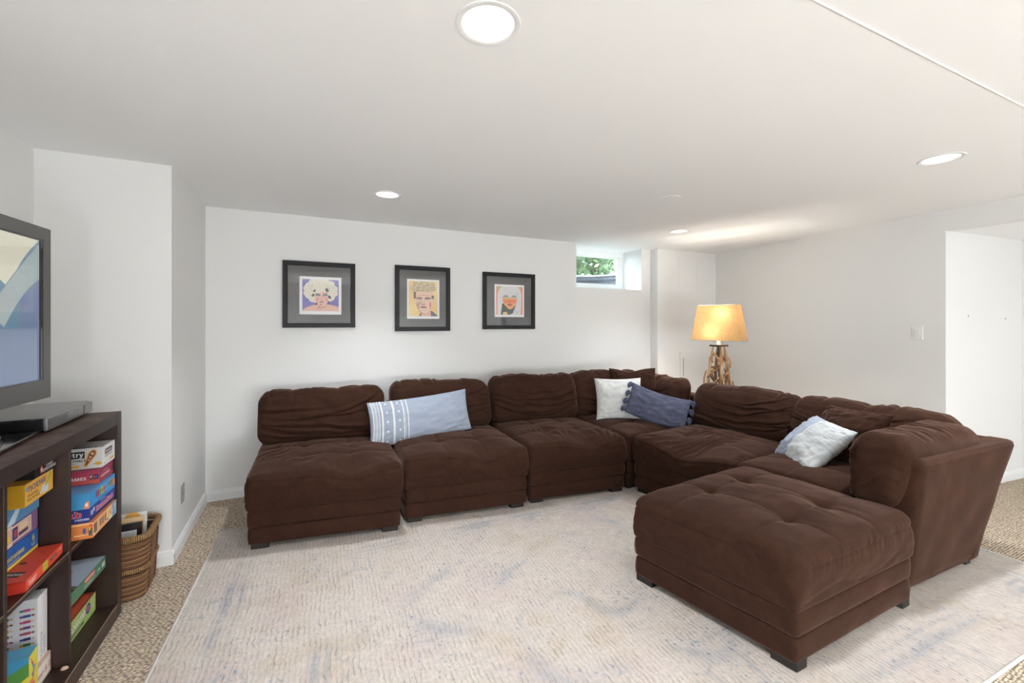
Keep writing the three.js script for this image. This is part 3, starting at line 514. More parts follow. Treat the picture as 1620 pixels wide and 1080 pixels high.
// ------------------------------------------------------------------ framed portraits
function paintHairWoman(c, w, h) {                                    // curly pale hair on purple
  c.fillStyle = '#6b5fae'; c.fillRect(0, 0, w, h);
  c.fillStyle = '#e2b4a0'; c.beginPath(); c.moveTo(0, h); c.quadraticCurveTo(w * 0.06, h * 0.88, w * 0.34, h * 0.8); c.lineTo(w * 0.68, h * 0.78); c.quadraticCurveTo(w * 0.95, h * 0.83, w, h * 0.88); c.lineTo(w, h); c.fill();
  c.fillStyle = '#e6e0cd'; c.beginPath();
  for (let i = 0; i < 26; i++) { const a = i / 26 * 6.283, rx = w * (0.45 + 0.03 * Math.sin(i * 2.3)), ry = h * (0.37 + 0.025 * Math.sin(i * 3.1)); c.moveTo(w / 2, h * 0.36); c.arc(w * 0.5 + Math.cos(a) * rx * 0.82, h * 0.36 + Math.sin(a) * ry * 0.84, w * 0.1, 0, 6.3); }
  c.fill(); c.beginPath(); c.ellipse(w * 0.5, h * 0.36, w * 0.42, h * 0.35, 0, 0, 6.3); c.fill();
  c.fillStyle = '#e9bcae'; c.beginPath(); c.ellipse(w * 0.52, h * 0.57, w * 0.19, h * 0.27, 0, 0, 6.3); c.fill();
  c.fillStyle = '#dd9a97'; c.beginPath(); c.ellipse(w * 0.4, h * 0.63, w * 0.045, h * 0.07, 0.4, 0, 6.3); c.ellipse(w * 0.66, h * 0.62, w * 0.04, h * 0.07, -0.4, 0, 6.3); c.fill();
  c.fillStyle = '#e6e0cd'; c.beginPath(); c.ellipse(w * 0.44, h * 0.32, w * 0.22, h * 0.1, -0.35, 0, 6.3); c.fill(); c.beginPath(); c.ellipse(w * 0.62, h * 0.31, w * 0.12, h * 0.07, 0.5, 0, 6.3); c.fill();
  c.fillStyle = '#3b3634'; for (let i = 0; i < 34; i++) { const a = rr(0, 6.28), q = rr(0.55, 0.95); c.beginPath(); c.ellipse(w * 0.5 + Math.cos(a) * w * 0.4 * q, h * 0.33 + Math.sin(a) * h * 0.32 * q, w * rr(0.006, 0.014), h * 0.006, rr(0, 3), 0, 6.3); c.fill(); }
  for (const [x, y, r] of [[0.29, 0.5, 0.035], [0.33, 0.36, 0.03], [0.67, 0.33, 0.045], [0.74, 0.55, 0.04], [0.72, 0.72, 0.03], [0.38, 0.77, 0.03]]) { c.beginPath(); c.ellipse(w * x, h * y, w * r, h * r * 1.5, x > 0.5 ? -0.5 : 0.5, 0, 6.3); c.fill(); }
  for (const s of [0.42, 0.62]) { c.fillStyle = '#2c2a2c'; c.beginPath(); c.ellipse(w * s, h * 0.5, w * 0.07, h * 0.03, s < 0.5 ? 0.2 : -0.2, 0, 6.3); c.fill(); c.fillStyle = '#8fb4c8'; c.beginPath(); c.ellipse(w * s, h * 0.515, w * 0.04, h * 0.02, 0, 0, 6.3); c.fill(); c.strokeStyle = '#3a3030'; c.lineWidth = w * 0.014; c.beginPath(); c.moveTo(w * (s - 0.07), h * (s < 0.5 ? 0.44 : 0.46)); c.lineTo(w * (s + 0.07), h * (s < 0.5 ? 0.47 : 0.43)); c.stroke(); }
  c.strokeStyle = '#8a5a54'; c.lineWidth = w * 0.01; c.beginPath(); c.moveTo(w * 0.49, h * 0.64); c.lineTo(w * 0.55, h * 0.64); c.stroke();
  c.fillStyle = '#54403c'; c.beginPath(); c.ellipse(w * 0.52, h * 0.71, w * 0.07, h * 0.016, 0, 0, 6.3); c.fill();
  c.strokeStyle = '#e3ad9b'; c.lineWidth = w * 0.05; c.lineCap = 'round'; c.beginPath(); c.moveTo(w * 0.36, h * 0.95); c.lineTo(w * 0.5, h * 0.76); c.moveTo(w * 0.44, h * 0.97); c.lineTo(w * 0.56, h * 0.79); c.stroke();
  c.strokeStyle = '#4a3b38'; c.lineWidth = w * 0.012; c.beginPath(); c.moveTo(w * 0.41, h * 0.93); c.lineTo(w * 0.52, h * 0.78); c.moveTo(w * 0.46, h * 0.92); c.lineTo(w * 0.64, h * 0.86); c.stroke();
}
function paintMan(c, w, h) {                                          // swept-up hair on yellow
  const g = c.createLinearGradient(0, 0, w, h); g.addColorStop(0, '#eabc72'); g.addColorStop(0.5, '#eed48d'); g.addColorStop(1, '#e3b76d'); c.fillStyle = g; c.fillRect(0, 0, w, h);
  c.fillStyle = '#4b4a52'; c.beginPath(); c.moveTo(w * 0.34, h); c.lineTo(w * 0.4, h * 0.9); c.lineTo(w * 0.8, h * 0.84); c.lineTo(w, h * 0.98); c.lineTo(w, h); c.fill();
  c.fillStyle = '#e0b097'; c.fillRect(w * 0.42, h * 0.8, w * 0.34, h * 0.2);
  c.fillStyle = '#ebc4ad'; c.beginPath(); c.moveTo(w * 0.2, h * 0.3); c.lineTo(w * 0.24, h * 0.62); c.quadraticCurveTo(w * 0.38, h * 0.95, w * 0.56, h * 0.93); c.quadraticCurveTo(w * 0.72, h * 0.9, w * 0.8, h * 0.62); c.lineTo(w * 0.84, h * 0.3); c.fill();
  c.beginPath(); c.ellipse(w * 0.86, h * 0.58, w * 0.05, h * 0.08, 0.2, 0, 6.3); c.fill();
  c.fillStyle = '#6d4d47'; c.fillRect(w * 0.16, h * 0.3, w * 0.08, h * 0.2); c.fillStyle = '#58555a'; c.fillRect(w * 0.78, h * 0.4, w * 0.09, h * 0.1);
  c.fillStyle = '#cdb98c'; c.beginPath(); for (let i = 0; i < 16; i++) { const t = i / 15; c.moveTo(w * 0.5, h * 0.2); c.arc(w * (0.2 + 0.62 * t), h * (0.2 - 0.12 * Math.sin(t * 3.1)), w * 0.13, 0, 6.3); } c.fill(); c.fillRect(w * 0.12, h * 0.14, w * 0.72, h * 0.16);
  c.strokeStyle = '#4c463d'; c.lineWidth = w * 0.008; for (let i = 0; i < 70; i++) { const x = rr(0.12, 0.86), y = rr(0.03, 0.3); c.beginPath(); c.moveTo(w * x, h * y); c.quadraticCurveTo(w * (x + 0.02), h * (y - 0.03), w * (x + 0.06), h * (y - rr(-0.01, 0.04))); c.stroke(); }
  for (const [x, y, rx, ry, col] of [[0.36, 0.5, 0.1, 0.03, '#7d4a3e'], [0.64, 0.5, 0.1, 0.035, '#6e4238'], [0.5, 0.74, 0.12, 0.025, '#7c4a40'], [0.32, 0.68, 0.04, 0.09, '#cf8f80'], [0.74, 0.68, 0.03, 0.1, '#c77a6b'], [0.4, 0.62, 0.05, 0.07, '#b8b59a'], [0.5, 0.66, 0.07, 0.03, '#c68a78'], [0.56, 0.82, 0.1, 0.04, '#d3c4a8'], [0.5, 0.4, 0.22, 0.012, '#cf9c86']]) { c.fillStyle = col; c.beginPath(); c.ellipse(w * x, h * y, w * rx, h * ry, 0, 0, 6.3); c.fill(); }
  for (const s of [0.35, 0.65]) { c.fillStyle = '#e7e6dc'; c.beginPath(); c.ellipse(w * s, h * 0.52, w * 0.06, h * 0.017, 0, 0, 6.3); c.fill(); c.fillStyle = '#6f98a5'; c.beginPath(); c.arc(w * s, h * 0.52, w * 0.025, 0, 6.3); c.fill(); c.strokeStyle = '#403632'; c.lineWidth = w * 0.016; c.beginPath(); c.moveTo(w * (s - 0.1), h * 0.475); c.quadraticCurveTo(w * s, h * 0.44, w * (s + 0.11), h * 0.475); c.stroke(); }
  c.strokeStyle = '#5a463f'; c.lineWidth = w * 0.014; c.beginPath(); c.moveTo(w * 0.24, h * 0.62); c.quadraticCurveTo(w * 0.38, h * 0.95, w * 0.56, h * 0.93); c.stroke();
}
function paintWhiteHair(c, w, h) {                                    // long white hair, orange face
  c.fillStyle = '#ec8f63'; c.fillRect(0, 0, w, h); c.fillStyle = '#a9b878'; c.fillRect(0, 0, w, h * 0.13); c.fillStyle = '#ee8266'; c.fillRect(w * 0.92, 0, w * 0.08, h); c.fillRect(0, 0, w * 0.05, h);
  c.fillStyle = '#dcdad9'; c.beginPath(); c.moveTo(w * 0.04, h); c.lineTo(w * 0.05, h * 0.3); c.quadraticCurveTo(w * 0.1, 0, w * 0.3, 0); c.lineTo(w * 0.78, 0); c.quadraticCurveTo(w * 0.97, h * 0.1, w * 0.96, h * 0.4); c.lineTo(w * 0.92, h); c.fill();
  c.fillStyle = '#55564f'; c.beginPath(); c.moveTo(w * 0.17, h); c.lineTo(w * 0.22, h * 0.6); c.lineTo(w * 0.74, h * 0.62); c.lineTo(w * 0.62, h * 0.95); c.lineTo(w * 0.5, h); c.fill();
  c.save(); c.beginPath(); c.moveTo(w * 0.22, h * 0.38); c.lineTo(w * 0.78, h * 0.38); c.quadraticCurveTo(w * 0.78, h * 0.72, w * 0.52, h * 0.81); c.quadraticCurveTo(w * 0.26, h * 0.72, w * 0.22, h * 0.38); c.clip();
  c.fillStyle = '#f0976a'; c.fillRect(0, 0, w, h); c.fillStyle = '#b9c083'; c.fillRect(0, h * 0.36, w, h * 0.055); c.fillStyle = '#eac07a'; c.fillRect(0, h * 0.415, w, h * 0.025); c.fillRect(0, h * 0.62, w, h * 0.035); c.fillRect(0, h * 0.74, w, h * 0.1); c.fillStyle = '#ea7c5a'; c.fillRect(0, h * 0.5, w, h * 0.04); c.restore();
  c.fillStyle = '#a05a58'; c.beginPath(); c.ellipse(w * 0.5, h * 0.645, w * 0.09, h * 0.035, 0, 0, 6.3); c.fill(); c.fillStyle = '#7a4440'; c.fillRect(w * 0.45, h * 0.535, w * 0.1, h * 0.012);
  for (const s of [0.35, 0.66]) { c.strokeStyle = '#35383c'; c.lineWidth = w * 0.014; for (let k = -3; k <= 3; k++) { c.beginPath(); c.moveTo(w * (s + k * 0.026), h * 0.37); c.lineTo(w * (s + k * 0.032 + 0.01), h * (0.3 + 0.01 * Math.abs(k))); c.stroke(); } c.fillStyle = '#5b7890'; c.beginPath(); c.ellipse(w * s, h * 0.35, w * 0.05, h * 0.02, 0, 0, 6.3); c.fill(); }
  c.fillStyle = '#e4d4a6'; c.beginPath(); c.ellipse(w * 0.33, h * 0.96, w * 0.09, h * 0.06, 0, 0, 6.3); c.fill();
  c.strokeStyle = '#6a6a66'; c.lineWidth = w * 0.008; for (const [x, y, q, e] of [[0.32, 0.1, 0.38, 0.06], [0.8, 0.16, 0.79, 0.32], [0.22, 0.66, 0.25, 0.9], [0.72, 0.7, 0.68, 0.92], [0.83, 0.86, 0.79, 0.98]]) { c.beginPath(); c.moveTo(w * x, h * y); c.lineTo(w * q, h * e); c.stroke(); }
}
function portrait(label, x0, x1, y0, y1, art, paint, ax0, ax1, ay0, ay1, bd) {
  const W = x1 - x0, Hh = y1 - y0, t = thing('framed_portrait', label, 'framed print', [(x0 + x1) / 2, (y0 + y1) / 2, ZB + 0.003], 'framed portraits on the back wall');
  const fw = 0.036, d = 0.027, bev = 0.003;
  const s = new THREE.Shape([[-W / 2 + bev, -Hh / 2 + bev], [W / 2 - bev, -Hh / 2 + bev], [W / 2 - bev, Hh / 2 - bev], [-W / 2 + bev, Hh / 2 - bev]].map((p) => new THREE.Vector2(...p)));
  const hx = W / 2 - fw, hy = Hh / 2 - fw, hole = new THREE.Path([[-hx, -hy], [-hx, hy], [hx, hy], [hx, -hy]].map((p) => new THREE.Vector2(...p))); s.holes.push(hole);
  part('frame', new THREE.ExtrudeGeometry(s, { depth: d - bev, bevelEnabled: true, bevelThickness: bev, bevelSize: bev, bevelSegments: 2 }).translate(0, 0, bev), M.frameBlack, t);
  part('mat_board', box(-hx - 0.004, hx + 0.004, -hy - 0.004, hy + 0.004, 0.004, 0.009), M.mat, t);
  const px0 = -W / 2 + ax0 * W, px1 = -W / 2 + ax1 * W, py0 = -Hh / 2 + ay0 * Hh, py1 = -Hh / 2 + ay1 * Hh;
  const p = part('print', box(px0, px1, py0, py1, 0.009, 0.0105), M.paper, t);
  const tex = canvasTex(384, Math.round(384 * (py1 - py0 - 2 * bd) / (px1 - px0 - 2 * bd)), paint);
  part('picture', new THREE.BoxGeometry(px1 - px0 - 2 * bd, py1 - py0 - 2.4 * bd, 0.0008).translate((px0 + px1) / 2, (py0 + py1) / 2 + bd * 0.15, 0.0109), std({ map: tex, roughness: 0.6 }), p);
  part('glass', box(-hx - 0.003, hx + 0.003, -hy - 0.003, hy + 0.003, 0.016, 0.018), M.glass, t);
}
portrait('wide black framed print of a woman with curly pale hair on purple', -0.156, 0.415, 1.362, 1.926, 0, paintHairWoman, 0.22, 0.80, 0.20, 0.775, 0.022);
portrait('black framed print of a man with swept-up fair hair on yellow', 0.764, 1.293, 1.325, 1.940, 0, paintMan, 0.21, 0.80, 0.19, 0.80, 0.018);
portrait('black framed print of a woman with long white hair and an orange face', 1.640, 2.240, 1.338, 1.922, 0, paintWhiteHair, 0.22, 0.79, 0.215, 0.795, 0.018);

// ------------------------------------------------------------------ switch, outlet, access panels
{
  const o = OPEN.clone().addScaledVector(ez, -0.185);
  const t = thing('light_switch', 'white rocker switch plate on the right wall beside the opening', 'light switch', [o.x - 0.001, 1.318, o.z], null, RY - Math.PI / 2);
  part('plate', rbox(0.075, 0.117, 0.009, 0.003, 0, 0, 0.003), M.whitePlastic, t);
  part('rocker_frame', rbox(0.036, 0.069, 0.004, 0.0015, 0, 0, 0.0075), M.trim, t);
  const rk = part('rocker', rbox(0.027, 0.056, 0.006, 0.002, 0, 0, 0.010), M.whitePlastic, t); rk.rotation.x = 0.07;
  for (const y of [-0.048, 0.048]) part('screw', new THREE.CylinderGeometry(0.003, 0.003, 0.0015, 12).rotateX(Math.PI / 2), M.trim, t, [0, y, 0.0065]);
}
{
  const t = thing('wall_outlet', 'grey wall outlet low on the side of the pillar', 'outlet', [XP, 0.325, -3.355], null, Math.PI / 2);
  part('plate', rbox(0.072, 0.116, 0.006, 0.0028, 0, 0, 0.003), std({ color: rgb(0.36, 0.35, 0.33), roughness: 0.35, metalness: 0.5 }), t);
  for (const y of [-0.024, 0.024]) { const r = part('receptacle', rbox(0.034, 0.028, 0.003, 0.0014, 0, y, 0.007), std({ color: rgb(0.5, 0.5, 0.48), roughness: 0.4 }), t); part('slots', [box(-0.008, -0.006, y - 0.005, y + 0.006, 0.0082, 0.0088), box(0.006, 0.008, y - 0.005, y + 0.006, 0.0082, 0.0088)], M.blackSatin, r); }
}
{
  const t = thing('access_panel', 'white painted access panel flush in the back wall above the lamp', 'access panel', [4.42, 2.03, -3.955]);
  part('panel_frame', [box(-0.17, -0.155, -0.2, 0.2, 0, 0.003), box(0.155, 0.17, -0.2, 0.2, 0, 0.003), box(-0.155, 0.155, 0.185, 0.2, 0, 0.003), box(-0.155, 0.155, -0.2, -0.185, 0, 0.003)], M.wall, t);
  part('panel_door', box(-0.153, 0.153, -0.183, 0.183, 0, 0.0025), M.wall, t);
  const u = thing('wall_vent_cover', 'flat white cover low on the back wall behind the sofa corner, with a dark slot', 'wall cover', [4.40, 0.83, -3.955]);
  part('plate', rbox(0.26, 0.42, 0.006, 0.002, 0, 0, 0.003), M.wall, u);
  part('slot', box(-0.075, -0.068, -0.1, 0.13, 0.0055, 0.0066), M.blackSatin, u);
}
for (const [k, y, lab] of [[0.32, 1.46, 'small nail hole in the hall wall beyond the opening, the left one'], [0.9, 1.44, 'small nail hole in the hall wall beyond the opening, the right one']]) {
  const p = OPEN.clone().addScaledVector(ex, k).addScaledVector(ez, 0.001);
  const n = thing('wall_nail', lab, 'nail', [p.x, y, p.z]); part('head', new THREE.CylinderGeometry(0.006, 0.006, 0.004, 12).rotateX(Math.PI / 2), std({ color: rgb(0.35, 0.34, 0.32), roughness: 0.5 }), n, [0, 0, 0.002]);
}

// ------------------------------------------------------------------ driftwood lamp with linen shade
{
  const LX = 3.86, LZ = -3.06;
  const t = thing('driftwood_lamp', 'lamp of stacked driftwood sticks with a tapered orange linen shade, behind the sofa', 'lamp', [LX, 0, LZ]);
  const sticks = [0xb58d66, 0x9c7650, 0xc9a57c, 0x8a6848].map((c) => std({ color: c, roughness: 0.9 }));
  const spread = (y) => 0.055 + (1.17 - y) * 0.135;
  const stick = (pts, r0, r1, k) => part('driftwood_stick', tube(pts.map((p) => V(...p)), r0, r1, 8, 12), sticks[k % 4], t);
  for (let q = 0; q < 4; q++) {                                       // four uprights
    const a = q * Math.PI / 2 + 0.6, pts = []; for (let i = 0; i <= 8; i++) { const y = 1.16 * i / 8, r = spread(y); pts.push([Math.cos(a) * r + rr(-0.008, 0.008), Math.max(y, 0.012), Math.sin(a) * r + rr(-0.008, 0.008)]); }
    stick(pts, 0.02, 0.014, q);
  }
  for (let i = 0; i < 46; i++) {                                      // crossing pieces up the four sides
    const side = i % 4, y0 = 0.05 + 0.98 * (i / 46), y1 = Math.min(y0 + rr(-0.05, 0.24), 1.12), a0 = side * Math.PI / 2 + 0.6, a1 = a0 + Math.PI / 2, flip = rnd() < 0.5, r0 = spread(y0) * 1.06, r1 = spread(y1) * 1.06;
    const A = flip ? a0 : a1, B = flip ? a1 : a0, p0 = [Math.cos(A) * r0 * rr(0.9, 1.15), y0, Math.sin(A) * r0 * rr(0.9, 1.15)], p1 = [Math.cos(B) * r1 * rr(0.85, 1.1), y1, Math.sin(B) * r1 * rr(0.85, 1.1)];
    const m = [0, 1, 2].map((k) => (p0[k] + p1[k]) / 2 + rr(-0.018, 0.018)); stick([p0, m, p1], rr(0.008, 0.013), rr(0.005, 0.009), Math.floor(rnd() * 4));
  }
  for (let i = 0; i < 18; i++) {                                      // short stubs standing along the outside
    const y = 0.05 + 1.0 * i / 18, a = (i * 2.4) % 6.28, r = spread(y) * 1.2, l = rr(0.09, 0.2); stick([[Math.cos(a) * r, y, Math.sin(a) * r], [Math.cos(a + 0.1) * r * 1.03, y + l * 0.5, Math.sin(a + 0.1) * r * 1.03], [Math.cos(a) * r * 0.9, Math.min(y + l, 1.13), Math.sin(a) * r * 0.9]], rr(0.009, 0.013), 0.007, i);
  }
  const dark = std({ color: rgb(0.03, 0.028, 0.026), roughness: 0.6 });
  part('cap_plate', rbox(0.155, 0.02, 0.11, 0.003, 0, 1.17, 0), dark, t);
  part('stem', new THREE.CylinderGeometry(0.006, 0.006, 1.2, 12), dark, t, [0, 0.62, 0]);
  part('socket', new THREE.CylinderGeometry(0.016, 0.018, 0.09, 16), std({ color: rgb(0.8, 0.8, 0.78), roughness: 0.4 }), t, [0, 1.225, 0]);
  for (const k of [-1, 1]) {                                          // two bulbs under the shade, one high and one low
    const bx = k * 0.05 * 0.344, bz = k * 0.05 * 0.939, by = k > 0 ? 1.49 : 1.30;
    part('bulb', new THREE.SphereGeometry(0.028, 24, 16), std({ color: rgb(1, 0.95, 0.85), emissive: rgb(1, 0.86, 0.66), emissiveIntensity: 3 }), t, [bx, by, bz]);
    part('bulb_arm', tube([V(0, 1.24, 0), V(bx * 0.7, mix(1.24, by, 0.4), bz * 0.7), V(bx, by - 0.03, bz)], 0.007, 0.009, 8, 8), dark, t);
    const L = new THREE.PointLight(rgb(1, 0.92, 0.80), LAMP_POWER / 2, 0, 2); L.position.set(bx, by, bz); L.castShadow = true; L.shadow.radius = 1.2; t.add(L);
  }
  const linen = dataTex(512, 512, (u, v) => { const a = noise(u * 240, v * 7, 1), b = noise(u * 8, v * 260, 2), sl = sstep(0.62, 0.8, noise(u * 5, v * 110, 5)) + sstep(0.66, 0.82, noise(u * 100, v * 4, 6)), k = 0.93 + 0.07 * a + 0.08 * b - 0.14 * sl; return [196 * k, 156 * k, 102 * k]; }, true);
  const shadeMat = phy({ map: linen, roughness: 1, transmission: 0.11, thickness: 0, side: THREE.DoubleSide });
  const sh = new THREE.Group(); sh.name = 'lamp_shade'; sh.position.set(0, 1.225, 0); sh.rotation.set(0, -1.22, 0); t.add(sh);
  const b = [0.245, 0.105], tp = [0.19, 0.075], hh = 0.36;
  const face = (p, q, r, s, wB, wT) => { const N = 8, pos = [], uv = [], idx = []; for (let j = 0; j <= N; j++) for (let i = 0; i <= N; i++) { const u = i / N, v = j / N; for (let k = 0; k < 3; k++) pos.push(mix(mix(p[k], q[k], u), mix(s[k], r[k], u), v)); uv.push((u - 0.5) * mix(wB, wT, v) * 2.2 + 0.5, v * hh * 2.2); } for (let j = 0; j < N; j++) for (let i = 0; i < N; i++) { const a = j * (N + 1) + i; idx.push(a, a + 1, a + N + 2, a, a + N + 2, a + N + 1); } const g = new THREE.BufferGeometry(); g.setAttribute('position', new THREE.Float32BufferAttribute(pos, 3)); g.setAttribute('uv', new THREE.Float32BufferAttribute(uv, 2)); g.setIndex(idx); g.computeVertexNormals(); return g; };
  const cB = [[-b[0], 0, b[1]], [b[0], 0, b[1]], [b[0], 0, -b[1]], [-b[0], 0, -b[1]]], cT = [[-tp[0], hh, tp[1]], [tp[0], hh, tp[1]], [tp[0], hh, -tp[1]], [-tp[0], hh, -tp[1]]];
  for (let k = 0; k < 4; k++) part('shade_panel', face(cB[k], cB[(k + 1) % 4], cT[(k + 1) % 4], cT[k], k % 2 ? b[1] * 2 : b[0] * 2, k % 2 ? tp[1] * 2 : tp[0] * 2), shadeMat, sh);
  const rimM = std({ color: rgb(0.5, 0.3, 0.15), roughness: 0.9 }), ring = (c) => c.map((p, k) => tube([V(...p), V(...p).lerp(V(...c[(k + 1) % 4]), 0.5), V(...c[(k + 1) % 4])], 0.0035, 0.0035, 6, 4));
  part('bottom_rim', ring(cB), rimM, sh); part('top_rim', ring(cT), std({ color: rgb(0.8, 0.72, 0.6), roughness: 0.9 }), sh);
}

// ------------------------------------------------------------------ bookcase of board games
const CX = -0.793, CT = 0.975, CD = 0.45, CZ0 = -2.70, CZ1 = -1.011;   // front plane, height, depth, far and near ends
{
  const t = thing('bookcase', 'dark brown cube bookcase full of board games, with the television on top', 'bookcase', [CX - CD / 2, 0, (CZ0 + CZ1) / 2]);
  const ox = -(CX - CD / 2), oz = -(CZ0 + CZ1) / 2, B = (x0, x1, y0, y1, z0, z1, r = 0.002) => rbox(x1 - x0, y1 - y0, z1 - z0, r, (x0 + x1) / 2 + ox, (y0 + y1) / 2, (z0 + z1) / 2 + oz);
  const xb = CX - CD;
  part('top_board', B(xb, CX, CT - 0.056, CT, CZ0 + 0.049, CZ1), M.espresso, t);
  const ts = part('top_surface', new THREE.BoxGeometry(CD - 0.004, 0.001, CZ1 - CZ0 - 0.01).translate(0, CT + 0.0002, 0), M.espressoDust, t); const tu = ts.geometry.attributes.uv; for (let i = 0; i < tu.count; i++) tu.setXY(i, tu.getX(i) * 0.5, tu.getY(i) * 1.6);
  part('side_panel', B(xb, CX, 0.0, CT, CZ0, CZ0 + 0.049), M.espresso, t); part('side_panel', B(xb, CX, 0.0, CT, CZ1 - 0.049, CZ1), M.espresso, t);
  part('bottom_board', B(xb, CX, 0.0, 0.069, CZ0 + 0.049, CZ1 - 0.049), M.espresso, t);
  part('worn_edge', new THREE.BoxGeometry(0.003, 0.002, CZ1 - CZ0 - 0.1).translate(CX + ox - 0.0004, 0.0692, 0), M.woodEdge, t);
  part('back_panel', B(xb - 0.008, xb + 0.004, 0.02, CT - 0.02, CZ0 + 0.03, CZ1 - 0.03), M.espresso, t);
  for (const z of [-2.275, -1.870, -1.465]) part('divider', B(xb, CX - 0.027, 0.069, CT - 0.056, z, z + 0.017), M.espresso, t);
  for (const [z0, z1] of [[CZ0 + 0.049, -2.275], [-2.258, -1.870], [-1.853, -1.465], [-1.448, CZ1 - 0.049]]) {
    const s = part('shelf', B(xb, CX - 0.028, 0.492, 0.510, z0, z1), M.espresso, t);
    part('worn_edge', new THREE.BoxGeometry(0.0025, 0.002, z1 - z0 - 0.004).translate(CX - 0.0278 + ox, 0.5102, (z0 + z1) / 2 + oz), M.woodEdge, s);
  }
}
// a game box: printed lid over a plain tray; c = near front corner (x, z), wx deep, wz along the shelf
function gameBox(label, c, wx, wz, y0, h, paint, turn = 0, extra = {}) {
  const PM = 1100, S = Math.round(wx * PM), Fw = Math.round(wz * PM), hp = Math.round(h * PM), Wc = Math.max(S + Fw, Fw + S) + 8, Hc = hp + Math.max(S, Fw) + 8;
  const tex = canvasTex(Wc, Hc, (ctx) => {
    const sub = (x, y, w, hh, fn) => { ctx.save(); ctx.beginPath(); ctx.rect(x, y, w, hh); ctx.clip(); ctx.translate(x, y); fn(ctx, w, hh); ctx.restore(); };
    ctx.fillStyle = paint.base; ctx.fillRect(0, 0, Wc, Hc);
    sub(0, 0, S, hp, paint.side); sub(S + 4, 0, Fw, hp, paint.front); sub(0, hp + 4, S, Fw, paint.top || ((q, w, hh) => { q.fillStyle = paint.base; q.fillRect(0, 0, w, hh); }));
  });
  const g = new THREE.BoxGeometry(wx, h - 0.003, wz), uv = g.attributes.uv, rect = { 0: [S + 4, 0, Fw, hp], 1: [S + 4, 0, Fw, hp], 2: [0, hp + 4, S, Fw], 3: [0, hp + 4, 2, 2], 4: [0, 0, S, hp], 5: [0, 0, S, hp] };
  for (let i = 0; i < 24; i++) { const [x, y, w, hh] = rect[i >> 2]; uv.setXY(i, (x + uv.getX(i) * w) / Wc, 1 - (y + (1 - uv.getY(i)) * hh) / Hc); }
  const t = thing('game_box', label, 'board game', [c[0], y0, c[1]], null, turn);
  part('lid', g.translate(-wx / 2, h / 2 + 0.0015, -wz / 2), std({ map: tex, roughness: 0.42 }), t);
  part('tray', rbox(wx - 0.004, 0.012, wz - 0.004, 0.001, -wx / 2, 0.006, -wz / 2), std({ color: new THREE.Color(paint.tray || paint.base), roughness: 0.7 }), t);
  return t;
}
const fill = (c, w, h, col) => { c.fillStyle = col; c.fillRect(0, 0, w, h); };
const text = (c, s, x, y, px, col, o = {}) => { c.save(); c.translate(x, y); if (o.rot) c.rotate(o.rot); c.font = (o.w || 'bold') + ' ' + px + 'px ' + (o.f || FONT); c.textAlign = o.a || 'center'; c.textBaseline = 'middle'; if (o.sq) c.scale(o.sq, 1); if (o.st) { c.lineWidth = o.lw || px * 0.16; c.strokeStyle = o.st; c.strokeText(s, 0, 0); } c.fillStyle = col; c.fillText(s, 0, 0); c.restore(); };
const disc = (c, x, y, rx, ry, col, rot = 0) => { c.fillStyle = col; c.beginPath(); c.ellipse(x, y, rx, ry, rot, 0, 6.3); c.fill(); };
// right-hand column, upper shelf, bottom to top
const G1 = 0.511, G0 = 0.0695;
// print laid out on the part of a face that shows beside the divider
const shown = (base, f, fn) => (c, w, h) => { fill(c, w, h, base); c.translate((1 - f) * w, 0); fn(c, w * f, h); };
gameBox('orange box of memory tiles at the bottom of the right upper stack, sticking out', [-0.783, -2.358], 0.30, 0.262, G1, 0.065, { base: '#e58a4c',
  side: shown('#e08443', 0.24, (c, w, h) => { fill(c, w, h, '#e08443'); fill(c, w, h * 0.12, '#f2c08a'); disc(c, w * 0.62, h * 0.5, w * 0.07, h * 0.2, '#4a5aa8'); text(c, 'MEMORY GAME', w * 0.62, h * 0.76, h * 0.13, '#f6e2c2'); c.fillStyle = '#5a5f55'; c.fillRect(w * 0.8, h * 0.35, w * 0.16, h * 0.5); c.fillStyle = '#e9d54a'; c.fillRect(w * 0.82, h * 0.3, w * 0.06, h * 0.2); c.fillStyle = '#e95f3a'; c.fillRect(w * 0.84, h * 0.08, w * 0.12, h * 0.2); }),
  front: (c, w, h) => { fill(c, w, h, '#f0b27e'); c.fillStyle = '#8fb9dc'; c.fillRect(w * 0.78, 0, w * 0.22, h); c.fillStyle = '#f6d7a0'; c.fillRect(w * 0.55, 0, w * 0.25, h); c.fillStyle = '#2c2a28'; c.fillRect(w * 0.04, h * 0.2, w * 0.1, h * 0.6); text(c, 'MEMORY', w * 0.09, h * 0.5, h * 0.12, '#f0e6d8', { rot: -1.57 }); for (let k = 0; k < 3; k++) text(c, 'E', w * (0.3 + k * 0.1), h * 0.5, h * 0.62, '#26221f'); text(c, 'S', w * 0.62, h * 0.45, h * 0.5, '#e5c33c'); text(c, 'K', w * 0.72, h * 0.5, h * 0.5, '#c8503a'); for (let k = 0; k < 7; k++) { c.fillStyle = ['#d8603a', '#3a6fb0', '#f2d75a', '#f4f2ea'][k % 4]; c.fillRect(w * (0.5 + k * 0.07), h * (k % 2 ? 0.68 : 0.2), w * 0.045, h * 0.2); } } }, 0.02);
